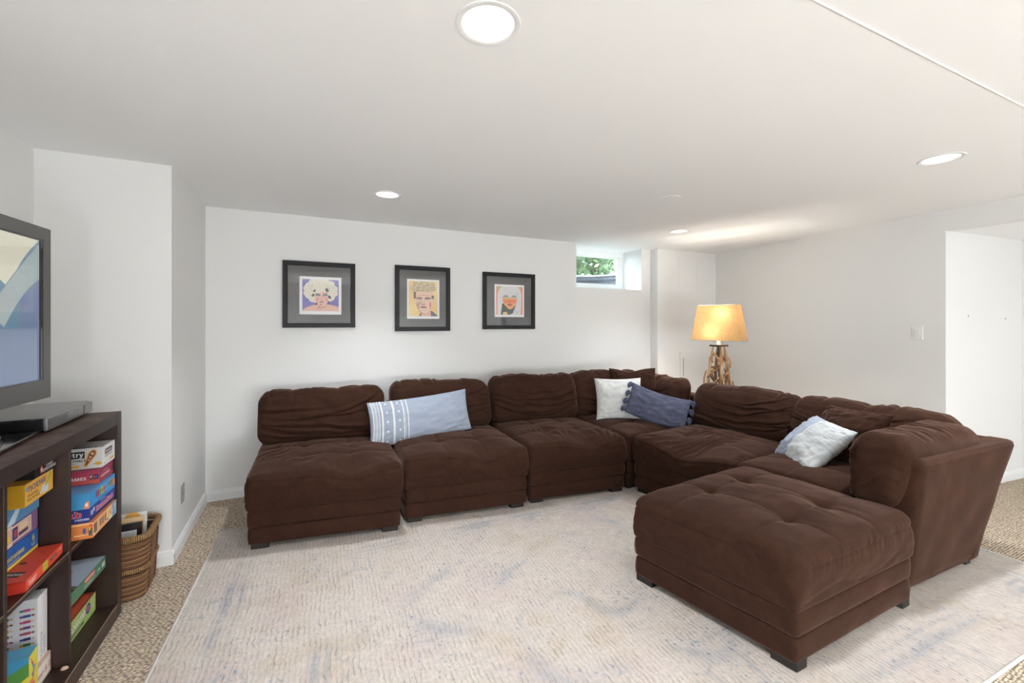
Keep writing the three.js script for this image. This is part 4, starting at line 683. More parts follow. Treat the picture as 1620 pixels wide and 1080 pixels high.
gameBox('dark blue tile-rummy box second from the bottom of the right upper stack', [-0.797, -2.366], 0.27, 0.264, G1 + 0.065, 0.058, { base: '#2c3a86',
  side: shown('#2a3784', 0.24, (c, w, h) => { fill(c, w, h, '#2a3784'); text(c, 'Rummikub', -w * 0.95, h * 0.4, h * 0.62, '#d8343a', { f: 'serif', st: '#f0e8e4', lw: 2 }); text(c, 'PRESSMAN', w * 0.74, h * 0.8, h * 0.2, '#e8ecf4', { w: 'italic bold' }); }),
  front: (c, w, h) => { fill(c, w, h, '#38449c'); c.fillStyle = '#222c70'; c.fillRect(0, h * 0.78, w, h * 0.22); c.fillStyle = '#d7dcef'; c.fillRect(w * 0.05, h * 0.3, w * 0.07, h * 0.35); c.fillRect(w * 0.13, h * 0.2, w * 0.06, h * 0.3); text(c, 'Rummikub', w * 0.58, h * 0.5, h * 0.55, '#e0484e', { f: 'serif', st: '#f3ecec', lw: 2.5 }); text(c, 'THE ORIGINAL', w * 0.5, h * 0.14, h * 0.14, '#dfe4f2'); } });
gameBox('bright blue colour-block game box in the middle of the right upper stack', [-0.794, -2.355], 0.27, 0.266, G1 + 0.123, 0.065, { base: '#4c9bd2',
  side: shown('#4593c6', 0.24, (c, w, h) => { fill(c, w, h, '#4593c6'); c.fillStyle = '#e98a5c'; c.beginPath(); c.moveTo(w, h); c.lineTo(w * 0.72, h); c.quadraticCurveTo(w * 0.74, h * 0.55, w, h * 0.5); c.fill(); disc(c, w * 0.87, h * 0.76, w * 0.07, h * 0.13, '#f4dccb'); }),
  front: (c, w, h) => { fill(c, w, h, '#3f9fdd'); c.fillStyle = '#e98a5c'; c.fillRect(w * 0.9, h * 0.3, w * 0.1, h * 0.5); const cols = ['#8c5fae', '#e2574c', '#8cc06a', '#e9c64a', '#d877a8', '#6fb9d8', '#e4894c', '#5cae9a']; 'SQUARE'.split('').forEach((q, k) => { c.fillStyle = cols[k]; c.fillRect(w * (0.22 + k * 0.075), h * 0.22, w * 0.07, h * 0.5); text(c, q, w * (0.255 + k * 0.075), h * 0.47, h * 0.36, '#2b3350'); }); 'UP!'.split('').forEach((q, k) => { c.fillStyle = cols[k + 5]; c.fillRect(w * (0.71 + k * 0.06), h * 0.18, w * 0.055, h * 0.5); text(c, q, w * (0.737 + k * 0.06), h * 0.43, h * 0.34, '#26304a'); }); text(c, 'THE COLOR MATCHING GAME', w * 0.48, h * 0.85, h * 0.1, '#1f3f6a'); },
  top: (c, w, h) => { fill(c, w, h, '#5aa4dc'); c.fillStyle = '#d9b24c'; c.fillRect(w * 0.45, 0, w * 0.5, h * 0.3); c.fillStyle = '#e08a64'; c.fillRect(w * 0.05, 0, w * 0.3, h * 0.25); } });
gameBox('maroon word game box second from the top of the right upper stack', [-0.803, -2.48], 0.27, 0.15, G1 + 0.188, 0.062, { base: '#9c3350',
  side: shown('#a53d50', 0.36, (c, w, h) => { const g = c.createLinearGradient(0, 0, 0, h); g.addColorStop(0, '#9c3355'); g.addColorStop(1, '#c85a4a'); c.fillStyle = g; c.fillRect(0, 0, w, h); text(c, 'CODENAMES', w * -0.06, h * 0.58, h * 0.32, '#f4ecec'); c.fillStyle = '#1f2430'; c.fillRect(w * 0.68, h * 0.34, w * 0.28, h * 0.34); text(c, 'C', w * 0.73, h * 0.51, h * 0.26, '#f2f2f2'); disc(c, w * 0.82, h * 0.51, w * 0.04, h * 0.12, '#c23a4a'); disc(c, w * 0.9, h * 0.51, w * 0.04, h * 0.12, '#3a62b0'); }),
  front: (c, w, h) => { const g = c.createLinearGradient(0, 0, 0, h); g.addColorStop(0, '#8f2c52'); g.addColorStop(1, '#b84450'); c.fillStyle = g; c.fillRect(0, 0, w, h); text(c, 'CODENAMES', w * 0.42, h * 0.62, h * 0.26, '#f2e4e8'); text(c, 'VLAADA CHVATIL', w * 0.45, h * 0.32, h * 0.09, '#e8cfd8'); c.fillStyle = '#1f2430'; c.fillRect(w * 0.83, h * 0.4, w * 0.16, h * 0.3); disc(c, w * 0.9, h * 0.55, w * 0.05, h * 0.1, '#3a62b0'); } });
gameBox('white word game box with a club on it, topmost of the right upper stack', [-0.802, -2.508], 0.27, 0.138, G1 + 0.25, 0.09, { base: '#dcdad8',
  side: shown('#cfccca', 0.42, (c, w, h) => { fill(c, w, h, '#cfccca'); c.fillStyle = '#1d1c1c'; c.fillRect(-w * 0.2, h * 0.14, w * 0.68, h * 0.34); text(c, 'Poetry', w * 0.07, h * 0.3, h * 0.3, '#f2f2f0'); text(c, 'NEANDERTHALS', w * 0.0, h * 0.6, h * 0.17, '#2a2828'); c.strokeStyle = '#3a3634'; c.lineWidth = 1.5; c.beginPath(); c.moveTo(w * 0.03, h * 0.73); c.lineTo(w * 0.2, h * 0.72); c.stroke(); c.fillStyle = '#dba93e'; c.fillRect(w * 0.02, h * 0.82, w * 0.3, h * 0.13); c.save(); c.translate(w * 0.63, h * 0.5); c.rotate(0.42); disc(c, 0, -h * 0.2, h * 0.16, h * 0.26, '#d99a4a'); c.fillStyle = '#d99a4a'; c.beginPath(); c.moveTo(-h * 0.15, -h * 0.15); c.lineTo(h * 0.15, -h * 0.15); c.lineTo(h * 0.06, h * 0.44); c.lineTo(-h * 0.06, h * 0.44); c.fill(); disc(c, 0, -h * 0.2, h * 0.11, h * 0.2, '#7a3d20'); c.fillStyle = '#7a3d20'; c.beginPath(); c.moveTo(-h * 0.1, -h * 0.15); c.lineTo(h * 0.1, -h * 0.15); c.lineTo(h * 0.03, h * 0.38); c.lineTo(-h * 0.03, h * 0.38); c.fill(); text(c, 'N', 0, -h * 0.24, h * 0.16, '#f2e6d2'); text(c, 'A', 0, -h * 0.06, h * 0.14, '#f2e6d2'); text(c, 'O', 0, h * 0.1, h * 0.11, '#f2e6d2'); c.restore(); disc(c, w * 0.87, h * 0.8, w * 0.09, h * 0.1, '#dba93e'); text(c, 'ADULT PARTY', w * 0.87, h * 0.8, h * 0.06, '#5a3a18'); }),
  front: (c, w, h) => { fill(c, w, h, '#eceae8'); c.fillStyle = '#2a2828'; c.fillRect(w * 0.2, h * 0.2, w * 0.56, h * 0.26); text(c, 'Poetry', w * 0.48, h * 0.33, h * 0.22, '#f2f2f0'); text(c, 'NEANDERTHALS', w * 0.48, h * 0.56, h * 0.11, '#3a3636'); c.fillStyle = '#e8b850'; c.fillRect(w * 0.62, h * 0.78, w * 0.3, h * 0.12); c.fillStyle = '#3a3636'; c.fillRect(w * 0.14, h * 0.86, w * 0.05, h * 0.04); },
  top: (c, w, h) => { fill(c, w, h, '#e8e6e4'); c.fillStyle = '#4a4644'; c.fillRect(0, 0, w * 0.6, h * 0.6); text(c, 'NEANDERTHALS', w * 0.6, h * 0.85, h * 0.16, '#2a2828'); } });
// right-hand column, lower shelf
gameBox('green quiz game box with an orange top on the bottom board at right', [-0.868, -2.29], 0.27, 0.35, G0, 0.086, { base: '#a9bd6c',
  side: (c, w, h) => { fill(c, w, h, '#9cb260'); text(c, 'CRANIUM', w * 0.5, h * 0.5, h * 0.4, '#f2f2ea'); },
  front: (c, w, h) => { fill(c, w, h, '#a8be6e'); c.save(); c.translate(w * 0.43, h * 0.46); c.rotate(-0.06); text(c, 'CRANIUM', 0, 0, h * 0.46, '#f6f6ee', { st: '#4a5a34', lw: 3 }); c.restore(); c.fillStyle = '#20241c'; c.fillRect(w * 0.2, h * 0.74, w * 0.46, h * 0.12); text(c, 'THE GAME FOR YOUR WHOLE BRAIN', w * 0.43, h * 0.8, h * 0.075, '#e9edda'); disc(c, w * 0.78, h * 0.4, w * 0.06, h * 0.27, '#37488e'); disc(c, w * 0.78, h * 0.4, w * 0.035, h * 0.16, '#c85f86'); for (let k = 0; k < 5; k++) { c.fillStyle = '#dfe6b8'; c.fillRect(w * 0.88, h * (0.22 + k * 0.12), w * 0.08, h * 0.04); } },
  top: (c, w, h) => { fill(c, w, h, '#c9583c'); disc(c, w * 0.62, h * 0.62, w * 0.14, h * 0.12, '#c99a3c'); c.strokeStyle = '#5a2a1c'; c.lineWidth = 3; c.beginPath(); c.arc(w * 0.62, h * 0.62, w * 0.15, 0, 6.3); c.stroke(); c.fillStyle = '#3a3a30'; for (let k = 0; k < 20; k++) c.fillRect(w * 0.97, h * k / 20, w * 0.02, h * 0.03); } });
gameBox('plain black game box hidden under the green property trading game', [-0.955, -2.30], 0.26, 0.33, G0 + 0.086, 0.10, { base: '#1c1918', side: (c, w, h) => fill(c, w, h, '#1b1817'), front: (c, w, h) => fill(c, w, h, '#1b1817') });
gameBox('dark green property trading game box lying in the right lower shelf', [-0.842, -2.285], 0.28, 0.362, G0 + 0.186, 0.056, { base: '#4d7a5f',
  side: (c, w, h) => fill(c, w, h, '#446e56'),
  front: (c, w, h) => { fill(c, w, h, '#4d7a5e'); c.fillStyle = '#d0453e'; c.fillRect(w * 0.44, h * 0.12, w * 0.26, h * 0.4); text(c, 'MONOPOLY', w * 0.57, h * 0.32, h * 0.28, '#f7efe6'); text(c, 'FAST-DEALING PROPERTY TRADING GAME', w * 0.56, h * 0.64, h * 0.09, '#e2ebe2'); text(c, 'NATIONAL PARKS EDITION', w * 0.53, h * 0.78, h * 0.1, '#e2ebe2'); for (let k = 0; k < 3; k++) disc(c, w * (0.77 + k * 0.03), h * 0.55, w * 0.01, h * 0.12, ['#7fb0d2', '#dfe8e2', '#dfe8e2'][k]); c.fillStyle = '#eef0ee'; c.fillRect(w * 0.89, h * 0.35, w * 0.08, h * 0.36); c.fillStyle = '#7d8a80'; for (let k = 0; k < 6; k++) c.fillRect(w * (0.9 + k * 0.011), h * 0.42, w * 0.005, h * 0.22); },
  top: (c, w, h) => { const g = c.createLinearGradient(w, 0, 0, 0); g.addColorStop(0, '#aebccc'); g.addColorStop(1, '#d8dde2'); c.fillStyle = g; c.fillRect(0, 0, w, h); c.fillStyle = '#6a665f'; c.beginPath(); c.moveTo(0, h); c.lineTo(w * 0.2, h * 0.72); c.lineTo(w * 0.6, h * 0.6); c.lineTo(w, h * 0.72); c.lineTo(w, h); c.fill(); c.fillStyle = '#39403a'; c.beginPath(); c.moveTo(w * 0.4, h); c.lineTo(w, h * 0.78); c.lineTo(w, h); c.fill(); c.fillStyle = '#cf463e'; c.fillRect(w * 0.4, h * 0.3, w * 0.34, h * 0.38); text(c, 'M', w * 0.57, h * 0.5, h * 0.2, '#f5eeea'); } }, -0.02);
gameBox('small violet card game box on top of the green property trading game', [-0.955, -2.30], 0.14, 0.20, G0 + 0.242, 0.075, { base: '#6a5aa6',
  side: (c, w, h) => fill(c, w, h, '#6a4c9a'), front: (c, w, h) => { fill(c, w, h, '#7566b0'); c.fillStyle = '#d6d2e2'; c.fillRect(w * 0.3, h * 0.2, w * 0.6, h * 0.6); for (let k = 0; k < 4; k++) { c.fillStyle = '#7a6fb4'; c.fillRect(w * (0.36 + k * 0.14), h * 0.28, w * 0.07, h * 0.44); } c.fillStyle = '#b05a94'; c.fillRect(0, h * 0.7, w * 0.25, h * 0.3); } }, 0.05);
// middle column, upper shelf
gameBox('red party game box at the bottom of the middle upper shelf', [-0.823, -1.975], 0.27, 0.277, G1, 0.041, { base: '#cf3f2f',
  side: (c, w, h) => { fill(c, w, h, '#bf3526'); c.fillStyle = '#a82c20'; c.fillRect(0, 0, w, h * 0.2); disc(c, w * 0.5, h * 0.5, w * 0.03, h * 0.14, '#f0e4dc'); disc(c, w * 0.62, h * 0.5, w * 0.03, h * 0.14, '#f0e4dc'); },
  front: (c, w, h) => { fill(c, w, h, '#e0523a'); text(c, 'SIX-SECOND', w * 0.16, h * 0.4, h * 0.24, '#f8ece2'); text(c, 'SCRIBBLES', w * 0.16, h * 0.66, h * 0.24, '#f8ece2'); c.fillStyle = '#c9c43c'; c.fillRect(w * 0.42, h * 0.08, w * 0.14, h * 0.8); text(c, 'SALE', w * 0.49, h * 0.45, h * 0.2, '#d8452c'); c.fillStyle = '#26201e'; c.fillRect(w * 0.63, h * 0.3, w * 0.18, h * 0.24); text(c, '800 6 +AGES', w * 0.72, h * 0.42, h * 0.14, '#f2e8dc'); text(c, '6 | 8+', w * 0.93, h * 0.3, h * 0.2, '#f8ece2'); },
  top: (c, w, h) => { fill(c, w, h, '#d24a34'); c.fillStyle = '#2b2120'; c.save(); c.translate(w * 0.75, h * 0.75); c.rotate(0.4); c.fillRect(-w * 0.16, -h * 0.06, w * 0.32, h * 0.12); text(c, 'HILARIOUS', 0, 0, h * 0.06, '#e9ddd2'); c.restore(); c.fillStyle = '#5c2620'; for (let k = 0; k < 5; k++) { c.beginPath(); c.ellipse(w * (0.3 + 0.12 * k), h * (0.4 + 0.07 * (k % 3)), w * 0.05, h * 0.03, k, 0, 6.3); c.fill(); } text(c, 'THE GAME', w * 0.4, h * 0.2, h * 0.08, '#efb9a6', { rot: 0.2 }); } }, 0.05);
gameBox('blue sketching game box with a yellow stripe, second from the bottom in the middle stack', [-0.905, -1.99], 0.25, 0.26, G1 + 0.041, 0.073, { base: '#2c5fae',
  side: (c, w, h) => fill(c, w, h, '#2a57a4'),
  front: (c, w, h) => { fill(c, w, h, '#2a64b4'); c.fillStyle = '#e9d43c'; c.fillRect(0, h * 0.84, w, h * 0.16); text(c, 'Telestrations', w * 0.4, h * 0.5, h * 0.34, '#efd23a', { w: 'italic bold', sq: 0.85 }); text(c, 'THE ORIGINAL TELEPHONE GAME', w * 0.4, h * 0.75, h * 0.07, '#e6ecf6'); text(c, '6', w * 0.88, h * 0.3, h * 0.42, '#efd23a'); text(c, 'PLAYER', w * 0.88, h * 0.56, h * 0.12, '#e9d23a'); text(c, 'GAME', w * 0.88, h * 0.68, h * 0.11, '#e6ecf6'); } });
gameBox('violet and peach picture game box with a rounded end in the middle stack', [-0.907, -1.99], 0.25, 0.262, G1 + 0.114, 0.079, { base: '#7d6088',
  side: (c, w, h) => { fill(c, w, h, '#6a55a0'); c.fillStyle = '#d9c0a8'; c.fillRect(w * 0.8, 0, w * 0.2, h); c.fillStyle = '#26222c'; c.fillRect(w * 0.55, h * 0.35, w * 0.1, h * 0.65); },
  front: (c, w, h) => { fill(c, w, h, '#87658f'); c.fillStyle = '#e2c4a6'; c.fillRect(0, 0, w * 0.4, h); c.fillStyle = '#ece6e2'; c.fillRect(w * 0.24, h * 0.14, w * 0.6, h * 0.74); c.fillStyle = '#d9b794'; c.fillRect(w * 0.26, h * 0.18, w * 0.56, h * 0.66); c.fillStyle = '#3e4b96'; c.fillRect(w * 0.4, h * 0.25, w * 0.12, h * 0.55); c.fillStyle = '#c4525a'; c.fillRect(w * 0.44, h * 0.35, w * 0.06, h * 0.35); disc(c, w * 0.3, h * 0.62, w * 0.05, h * 0.16, '#e6c84a'); c.fillStyle = '#5a4468'; c.fillRect(w * 0.54, h * 0.6, w * 0.22, h * 0.16); c.fillStyle = '#e8cdb0'; c.fillRect(w * 0.56, h * 0.24, w * 0.2, h * 0.3); } });
gameBox('thin teal blue game box under the yellow drawing game', [-0.90, -1.99], 0.25, 0.255, G1 + 0.193, 0.064, { base: '#4c7fa8',
  side: (c, w, h) => { fill(c, w, h, '#4a7da6'); c.fillStyle = '#8fb8d0'; c.fillRect(w * 0.3, 0, w * 0.2, h); }, front: (c, w, h) => { fill(c, w, h, '#5a8fb8'); c.fillStyle = '#c4dae8'; c.beginPath(); c.moveTo(w * 0.2, h); c.lineTo(w * 0.5, 0); c.lineTo(w * 0.6, 0); c.lineTo(w * 0.4, h); c.fill(); } });
gameBox('yellow drawing game box near the top of the middle stack', [-0.855, -2.046], 0.26, 0.197, G1 + 0.257, 0.079, { base: '#dba53a',
  side: (c, w, h) => { fill(c, w, h, '#bd8f24'); c.save(); c.translate(w * 0.62, h * 0.38); disc(c, 0, 0, w * 0.12, h * 0.07, '#4f8a3c', 0.05); c.restore(); c.fillStyle = '#8a6a24'; c.fillRect(w * 0.56, h * 0.58, w * 0.12, h * 0.03); },
  front: (c, w, h) => { fill(c, w, h, '#e8b24c'); c.save(); c.translate(w * 0.42, h * 0.3); c.rotate(-0.02); 'PICTIONARY'.split('').forEach((q, k) => text(c, q, (k - 4.5) * w * 0.062, (k % 2 ? 1 : -1) * h * 0.02, h * 0.34, '#4a3f8a', { f: 'serif' })); c.restore(); text(c, 'Quick Draw', w * 0.26, h * 0.6, h * 0.16, '#2c2620', { a: 'center', w: 'italic bold' }); text(c, 'Crazy Drawings', w * 0.28, h * 0.78, h * 0.15, '#2c2620', { w: 'italic bold' }); c.fillStyle = '#d7e0ea'; c.beginPath(); c.moveTo(w * 0.5, h * 0.86); c.lineTo(w * 0.62, h * 0.5); c.lineTo(w * 0.84, h * 0.62); c.lineTo(w * 0.8, h * 0.92); c.fill(); c.strokeStyle = '#8fb04a'; c.lineWidth = h * 0.12; c.lineCap = 'round'; c.beginPath(); c.moveTo(w * 0.74, h * 0.6); c.lineTo(w * 0.9, h * 0.12); c.stroke(); c.fillStyle = '#5a9ad0'; c.fillRect(w * 0.03, h * 0.16, w * 0.05, h * 0.2); } }, 0.03);
gameBox('black trivia game box with a red oval, topmost of the middle stack', [-0.855, -2.105], 0.26, 0.148, G1 + 0.336, 0.04, { base: '#1f1c1d',
  side: (c, w, h) => { fill(c, w, h, '#1d1a1b'); disc(c, w * 0.75, h * 0.5, w * 0.1, h * 0.36, '#c8372e'); disc(c, w * 0.75, h * 0.5, w * 0.06, h * 0.22, '#e8d8d2'); },
  front: (c, w, h) => { fill(c, w, h, '#1f1c1d'); disc(c, w * 0.3, h * 0.52, w * 0.06, h * 0.38, '#d8483e'); disc(c, w * 0.3, h * 0.52, w * 0.035, h * 0.22, '#f0dcd6'); text(c, 'LOADED', w * 0.66, h * 0.3, h * 0.3, '#e8e4e0'); text(c, 'QUESTIONS', w * 0.66, h * 0.66, h * 0.42, '#f0ecea'); } });
// middle column, lower shelf
gameBox('tall white puzzle box with rows of tiny figures standing in the middle lower shelf', [-0.879, -2.182], 0.24, 0.070, G0, 0.32, { base: '#e2e1e2',
  side: (c, w, h) => { fill(c, w, h, '#d9d8da'); const col = ['#2c3566', '#b8456a', '#3a3a40', '#3f7a4a', '#6a3f78', '#c0528a', '#b06a3a', '#a8485a', '#39508a', '#c99a3c']; for (let r = 0; r < 13; r++) for (let k = 0; k < 4; k++) { const x = w * (0.1 + k * 0.235), y = h * (0.1 + r * 0.066), q = col[(r * 3 + k * 5) % 10]; c.fillStyle = q; c.fillRect(x + w * 0.04, y, w * 0.08, h * 0.03); c.fillStyle = col[(r + k) % 10]; c.fillRect(x, y + h * 0.004, w * 0.04, h * 0.024); disc(c, x + w * 0.145, y + h * 0.015, w * 0.02, h * 0.011, ['#c99a6a', '#6a4630', '#e0b892'][(r + k) % 3]); } },
  front: (c, w, h) => { fill(c, w, h, '#ecebec'); text(c, 'Matching', w * 0.38, h * 0.6, w * 0.32, '#9a989c', { rot: -1.57, w: 'normal', f: 'serif' }); text(c, 'Puzzle', w * 0.68, h * 0.62, w * 0.32, '#9a989c', { rot: -1.57, w: 'normal', f: 'serif' }); } }, 0.02);
gameBox('slanted craft box printed with blue green and yellow triangles in the middle lower shelf', [-0.848, -2.052], 0.24, 0.075, G0, 0.182, { base: '#4f9fc0',
  side: (c, w, h) => { fill(c, w, h, '#4c9cc4'); c.fillStyle = '#5f9a4c'; c.beginPath(); c.moveTo(w, h * 0.1); c.lineTo(w * 0.3, h * 0.6); c.lineTo(w, h * 0.7); c.fill(); c.fillStyle = '#e6d84e'; c.beginPath(); c.moveTo(w, h * 0.35); c.lineTo(w * 0.35, h); c.lineTo(w, h); c.fill(); c.fillStyle = '#b8569a'; c.beginPath(); c.moveTo(0, h * 0.6); c.lineTo(w * 0.5, h * 0.55); c.lineTo(w * 0.3, h); c.lineTo(0, h); c.fill(); disc(c, w * 0.45, h * 0.28, w * 0.3, h * 0.16, '#26282a', -0.2); text(c, 'dbs', w * 0.45, h * 0.28, h * 0.22, '#eef0f0', { rot: -0.2, w: 'italic bold' }); c.fillStyle = '#e2574c'; c.fillRect(0, 0, w * 0.06, h); },
  front: (c, w, h) => { fill(c, w, h, '#e6d84e'); for (let k = 0; k < 7; k++) { c.fillStyle = ['#e2844c', '#c8507a', '#4c9cc4', '#8a5fae'][k % 4]; c.beginPath(); c.moveTo(w * 0.2 * (k % 4), h * 0.12 * k); c.lineTo(w * (0.3 + 0.2 * (k % 3)), h * (0.1 * k + 0.1)); c.lineTo(w * 0.5, h * (0.1 * k + 0.25)); c.fill(); } } }, 0.1);
gameBox('cream dice game box with red script along the front of the middle lower shelf', [-0.866, -2.13], 0.2, 0.124, G0, 0.08, { base: '#e2d6c6',
  side: (c, w, h) => fill(c, w, h, '#d6c6b4'),
  front: (c, w, h) => { fill(c, w, h, '#ece4d8'); c.strokeStyle = '#b0745a'; c.lineWidth = 4; c.strokeRect(4, 4, w - 8, h - 8); text(c, 'Rhyme & Dice', w * 0.52, h * 0.55, h * 0.36, '#b4553f', { w: 'italic bold', f: 'serif' }); },
  top: (c, w, h) => { fill(c, w, h, '#d8b69c'); c.strokeStyle = '#a8654c'; c.lineWidth = 4; for (let k = 0; k < 4; k++) c.strokeRect(w * 0.1, h * (0.06 + k * 0.24), w * 0.8, h * 0.18); } }, 0.04);
{
  const t = thing('seashell', 'small tan seashell lying on the bottom board of the bookcase', 'seashell', [-0.828, 0.0695, -2.242]);
  part('shell', new THREE.SphereGeometry(0.02, 20, 10, 0, Math.PI * 2, 0, Math.PI / 2)  .scale(0.6, 0.5, 0.45), std({ color: rgb(0.5, 0.34, 0.24), roughness: 0.7 }), t);
}
// small wicker bowl in the next cube
{
  const t = thing('wicker_bowl', 'small pale wicker basket at the left edge, in the lowest bookcase cube', 'basket', [-0.985, 0.0695, -1.655]);
  const pale = std({ color: rgb(0.42, 0.32, 0.21), roughness: 0.9 });
  for (let k = 0; k < 13; k++) { const pts = []; for (let i = 0; i <= 40; i++) { const a = i / 40 * Math.PI * 2; pts.push(V(Math.cos(a) * 0.17, 0.013 + k * 0.024 + 0.005 * Math.sin(a * 12 + k * Math.PI), Math.sin(a) * 0.17)); } part('woven_coil', tube(pts, 0.0125, 0.0125, 7, 80), pale, t); }
  part('bottom', new THREE.CylinderGeometry(0.165, 0.165, 0.01, 32), pale, t, [0, 0.006, 0]);
}

// ------------------------------------------------------------------ television, disc player, glass stand
{
  const tz = -1.905, turn = Math.PI / 2 - 0.06;                         // the screen faces the room
  const t = thing('television', 'flat television with a grey bezel at the left edge, on the bookcase', 'television', [-1.0, CT + 0.001, tz], null, turn);
  const W = 1.13, y0 = 0.115, Ht = 0.70;
  part('bezel', [box(-W / 2, W / 2, y0, y0 + 0.075, -0.03, 0.012), box(-W / 2, W / 2, y0 + Ht - 0.05, y0 + Ht, -0.03, 0.012), box(-W / 2, -W / 2 + 0.05, y0 + 0.075, y0 + Ht - 0.05, -0.03, 0.012), box(W / 2 - 0.045, W / 2, y0 + 0.075, y0 + Ht - 0.05, -0.03, 0.012)], M.greyBezel, t);
  part('inner_frame', [box(-W / 2 + 0.05, W / 2 - 0.045, y0 + 0.073, y0 + 0.08, -0.01, 0.009), box(W / 2 - 0.06, W / 2 - 0.044, y0 + 0.075, y0 + Ht - 0.05, -0.01, 0.0095), box(-W / 2 + 0.05, W / 2 - 0.045, y0 + Ht - 0.057, y0 + Ht - 0.049, -0.01, 0.009)], M.blackGloss, t);
  part('back_shell', rbox(W - 0.004, Ht - 0.004, 0.07, 0.018, 0, y0 + Ht / 2, -0.055), M.blackSatin, t);
  part('edge_trim', rbox(0.02, Ht, 0.06, 0.006, W / 2 + 0.006, y0 + Ht / 2, -0.03), M.greyBezel, t);
  const scr = canvasTex(1024, 600, (c, w, h) => {  // screen picture with the reflection of a frame painted in
    const g = c.createLinearGradient(0, 0, w * 0.2, h); g.addColorStop(0, '#aebfc6'); g.addColorStop(0.45, '#9fadbf'); g.addColorStop(1, '#7d8fb2'); c.fillStyle = g; c.fillRect(0, 0, w, h);
    c.fillStyle = '#7c92ae'; c.fillRect(w * 0.55, h * 0.1, w * 0.36, h * 0.55); c.fillStyle = '#7099b0'; c.fillRect(w * 0.57, h * 0.12, w * 0.31, h * 0.5);
    c.fillStyle = '#f3f0d8'; c.beginPath(); c.moveTo(w * 0.4, 0); c.lineTo(w, 0); c.quadraticCurveTo(w * 0.9, h * 0.12, w * 0.82, h * 0.36); c.quadraticCurveTo(w * 0.7, h * 0.25, w * 0.62, 0); c.fill();
    c.fillStyle = '#b9c8c8'; c.beginPath(); c.moveTo(w, h * 0.02); c.quadraticCurveTo(w * 0.88, h * 0.2, w * 0.72, h * 0.52); c.lineTo(w * 0.8, h * 0.62); c.quadraticCurveTo(w * 0.9, h * 0.36, w, h * 0.28); c.fill();
    c.strokeStyle = '#8fb0ba'; c.lineWidth = 5; c.beginPath(); c.moveTo(w, h * 0.02); c.quadraticCurveTo(w * 0.88, h * 0.2, w * 0.72, h * 0.52); c.stroke();
  });
  part('screen', new THREE.PlaneGeometry(W - 0.104, Ht - 0.13).translate(-0.0025, y0 + 0.077 + (Ht - 0.13) / 2, 0.004), phy({ color: rgb(0.02, 0.02, 0.02), emissive: 0xffffff, emissiveMap: scr, emissiveIntensity: 0.6, roughness: 0.12, clearcoat: 0.5 }), t);
  part('neck', rbox(0.3, 0.16, 0.05, 0.02, 0.0, 0.075, -0.05), M.blackGloss, t);
  const foot = new THREE.CylinderGeometry(0.26, 0.28, 0.02, 48).scale(1, 1, 0.48); part('foot', foot, M.blackGloss, t, [0.0, 0.022, -0.03]);
  const gl = new THREE.RectAreaLight(rgb(0.75, 0.82, 1), 0.5, W - 0.11, Ht - 0.14); gl.position.set(0, y0 + Ht / 2, 0.02); gl.rotation.y = Math.PI; t.add(gl);
}
{
  const t = thing('glass_shelf', 'glossy black glass plate under the television and disc player', 'stand', [-0.985, CT + 0.0012, -1.83], null, 0.1);
  part('plate', rbox(0.25, 0.008, 0.80, 0.002, 0, 0.012, 0), M.blackGloss, t);
  for (const [x, z] of [[0.1, 0.36], [-0.1, 0.36], [0.1, -0.36], [-0.1, -0.36]]) part('pad', new THREE.CylinderGeometry(0.012, 0.012, 0.008, 14), M.blackSatin, t, [x, 0.004, z]);
}
{
  const t = thing('disc_player', 'slim black and silver disc player on the bookcase beside the television', 'disc player', [-1.012, CT + 0.004, -2.475], null, 0.03);
  part('case', rbox(0.24, 0.048, 0.42, 0.004, -0.01, 0.03, 0), M.blackGloss, t);
  part('lid', rbox(0.245, 0.003, 0.424, 0.001, -0.01, 0.0555, 0), std({ color: rgb(0.16, 0.16, 0.165), roughness: 0.25, metalness: 0.5 }), t);
  part('front_panel', rbox(0.012, 0.05, 0.425, 0.004, 0.115, 0.031, 0), M.greyFace, t);
  const d = part('tray_door', rbox(0.003, 0.032, 0.15, 0.001, 0.1215, 0.033, -0.03), std({ color: rgb(0.27, 0.275, 0.28), roughness: 0.28, metalness: 0.4 }), t);
  part('display_window', rbox(0.003, 0.04, 0.09, 0.001, 0.1215, 0.031, -0.165), M.blackGloss, t);
  const logo = canvasTex(128, 32, (c, w, h) => { fill(c, w, h, '#5c5d5f'); text(c, 'Panasonic', w / 2, h / 2, 20, '#e4e6e8'); });
  part('maker_mark', new THREE.PlaneGeometry(0.044, 0.009).rotateY(Math.PI / 2).translate(0.1234, 0.038, -0.03), std({ map: logo, roughness: 0.4 }), d);
  const bl = canvasTex(64, 32, (c, w, h) => { fill(c, w, h, '#5f6164'); text(c, 'BD', w / 2, h / 2, 22, '#9fc0e8', { w: 'italic bold' }); });
  part('disc_mark', new THREE.PlaneGeometry(0.022, 0.01).rotateY(Math.PI / 2).translate(0.1213, 0.036, 0.19), std({ map: bl, roughness: 0.4 }), t);
  for (const [x, z] of [[0.08, 0.18], [-0.1, 0.18], [0.08, -0.18], [-0.1, -0.18]]) part('foot', new THREE.CylinderGeometry(0.011, 0.011, 0.01, 12), M.blackSatin, t, [x, 0.003, z]);
}

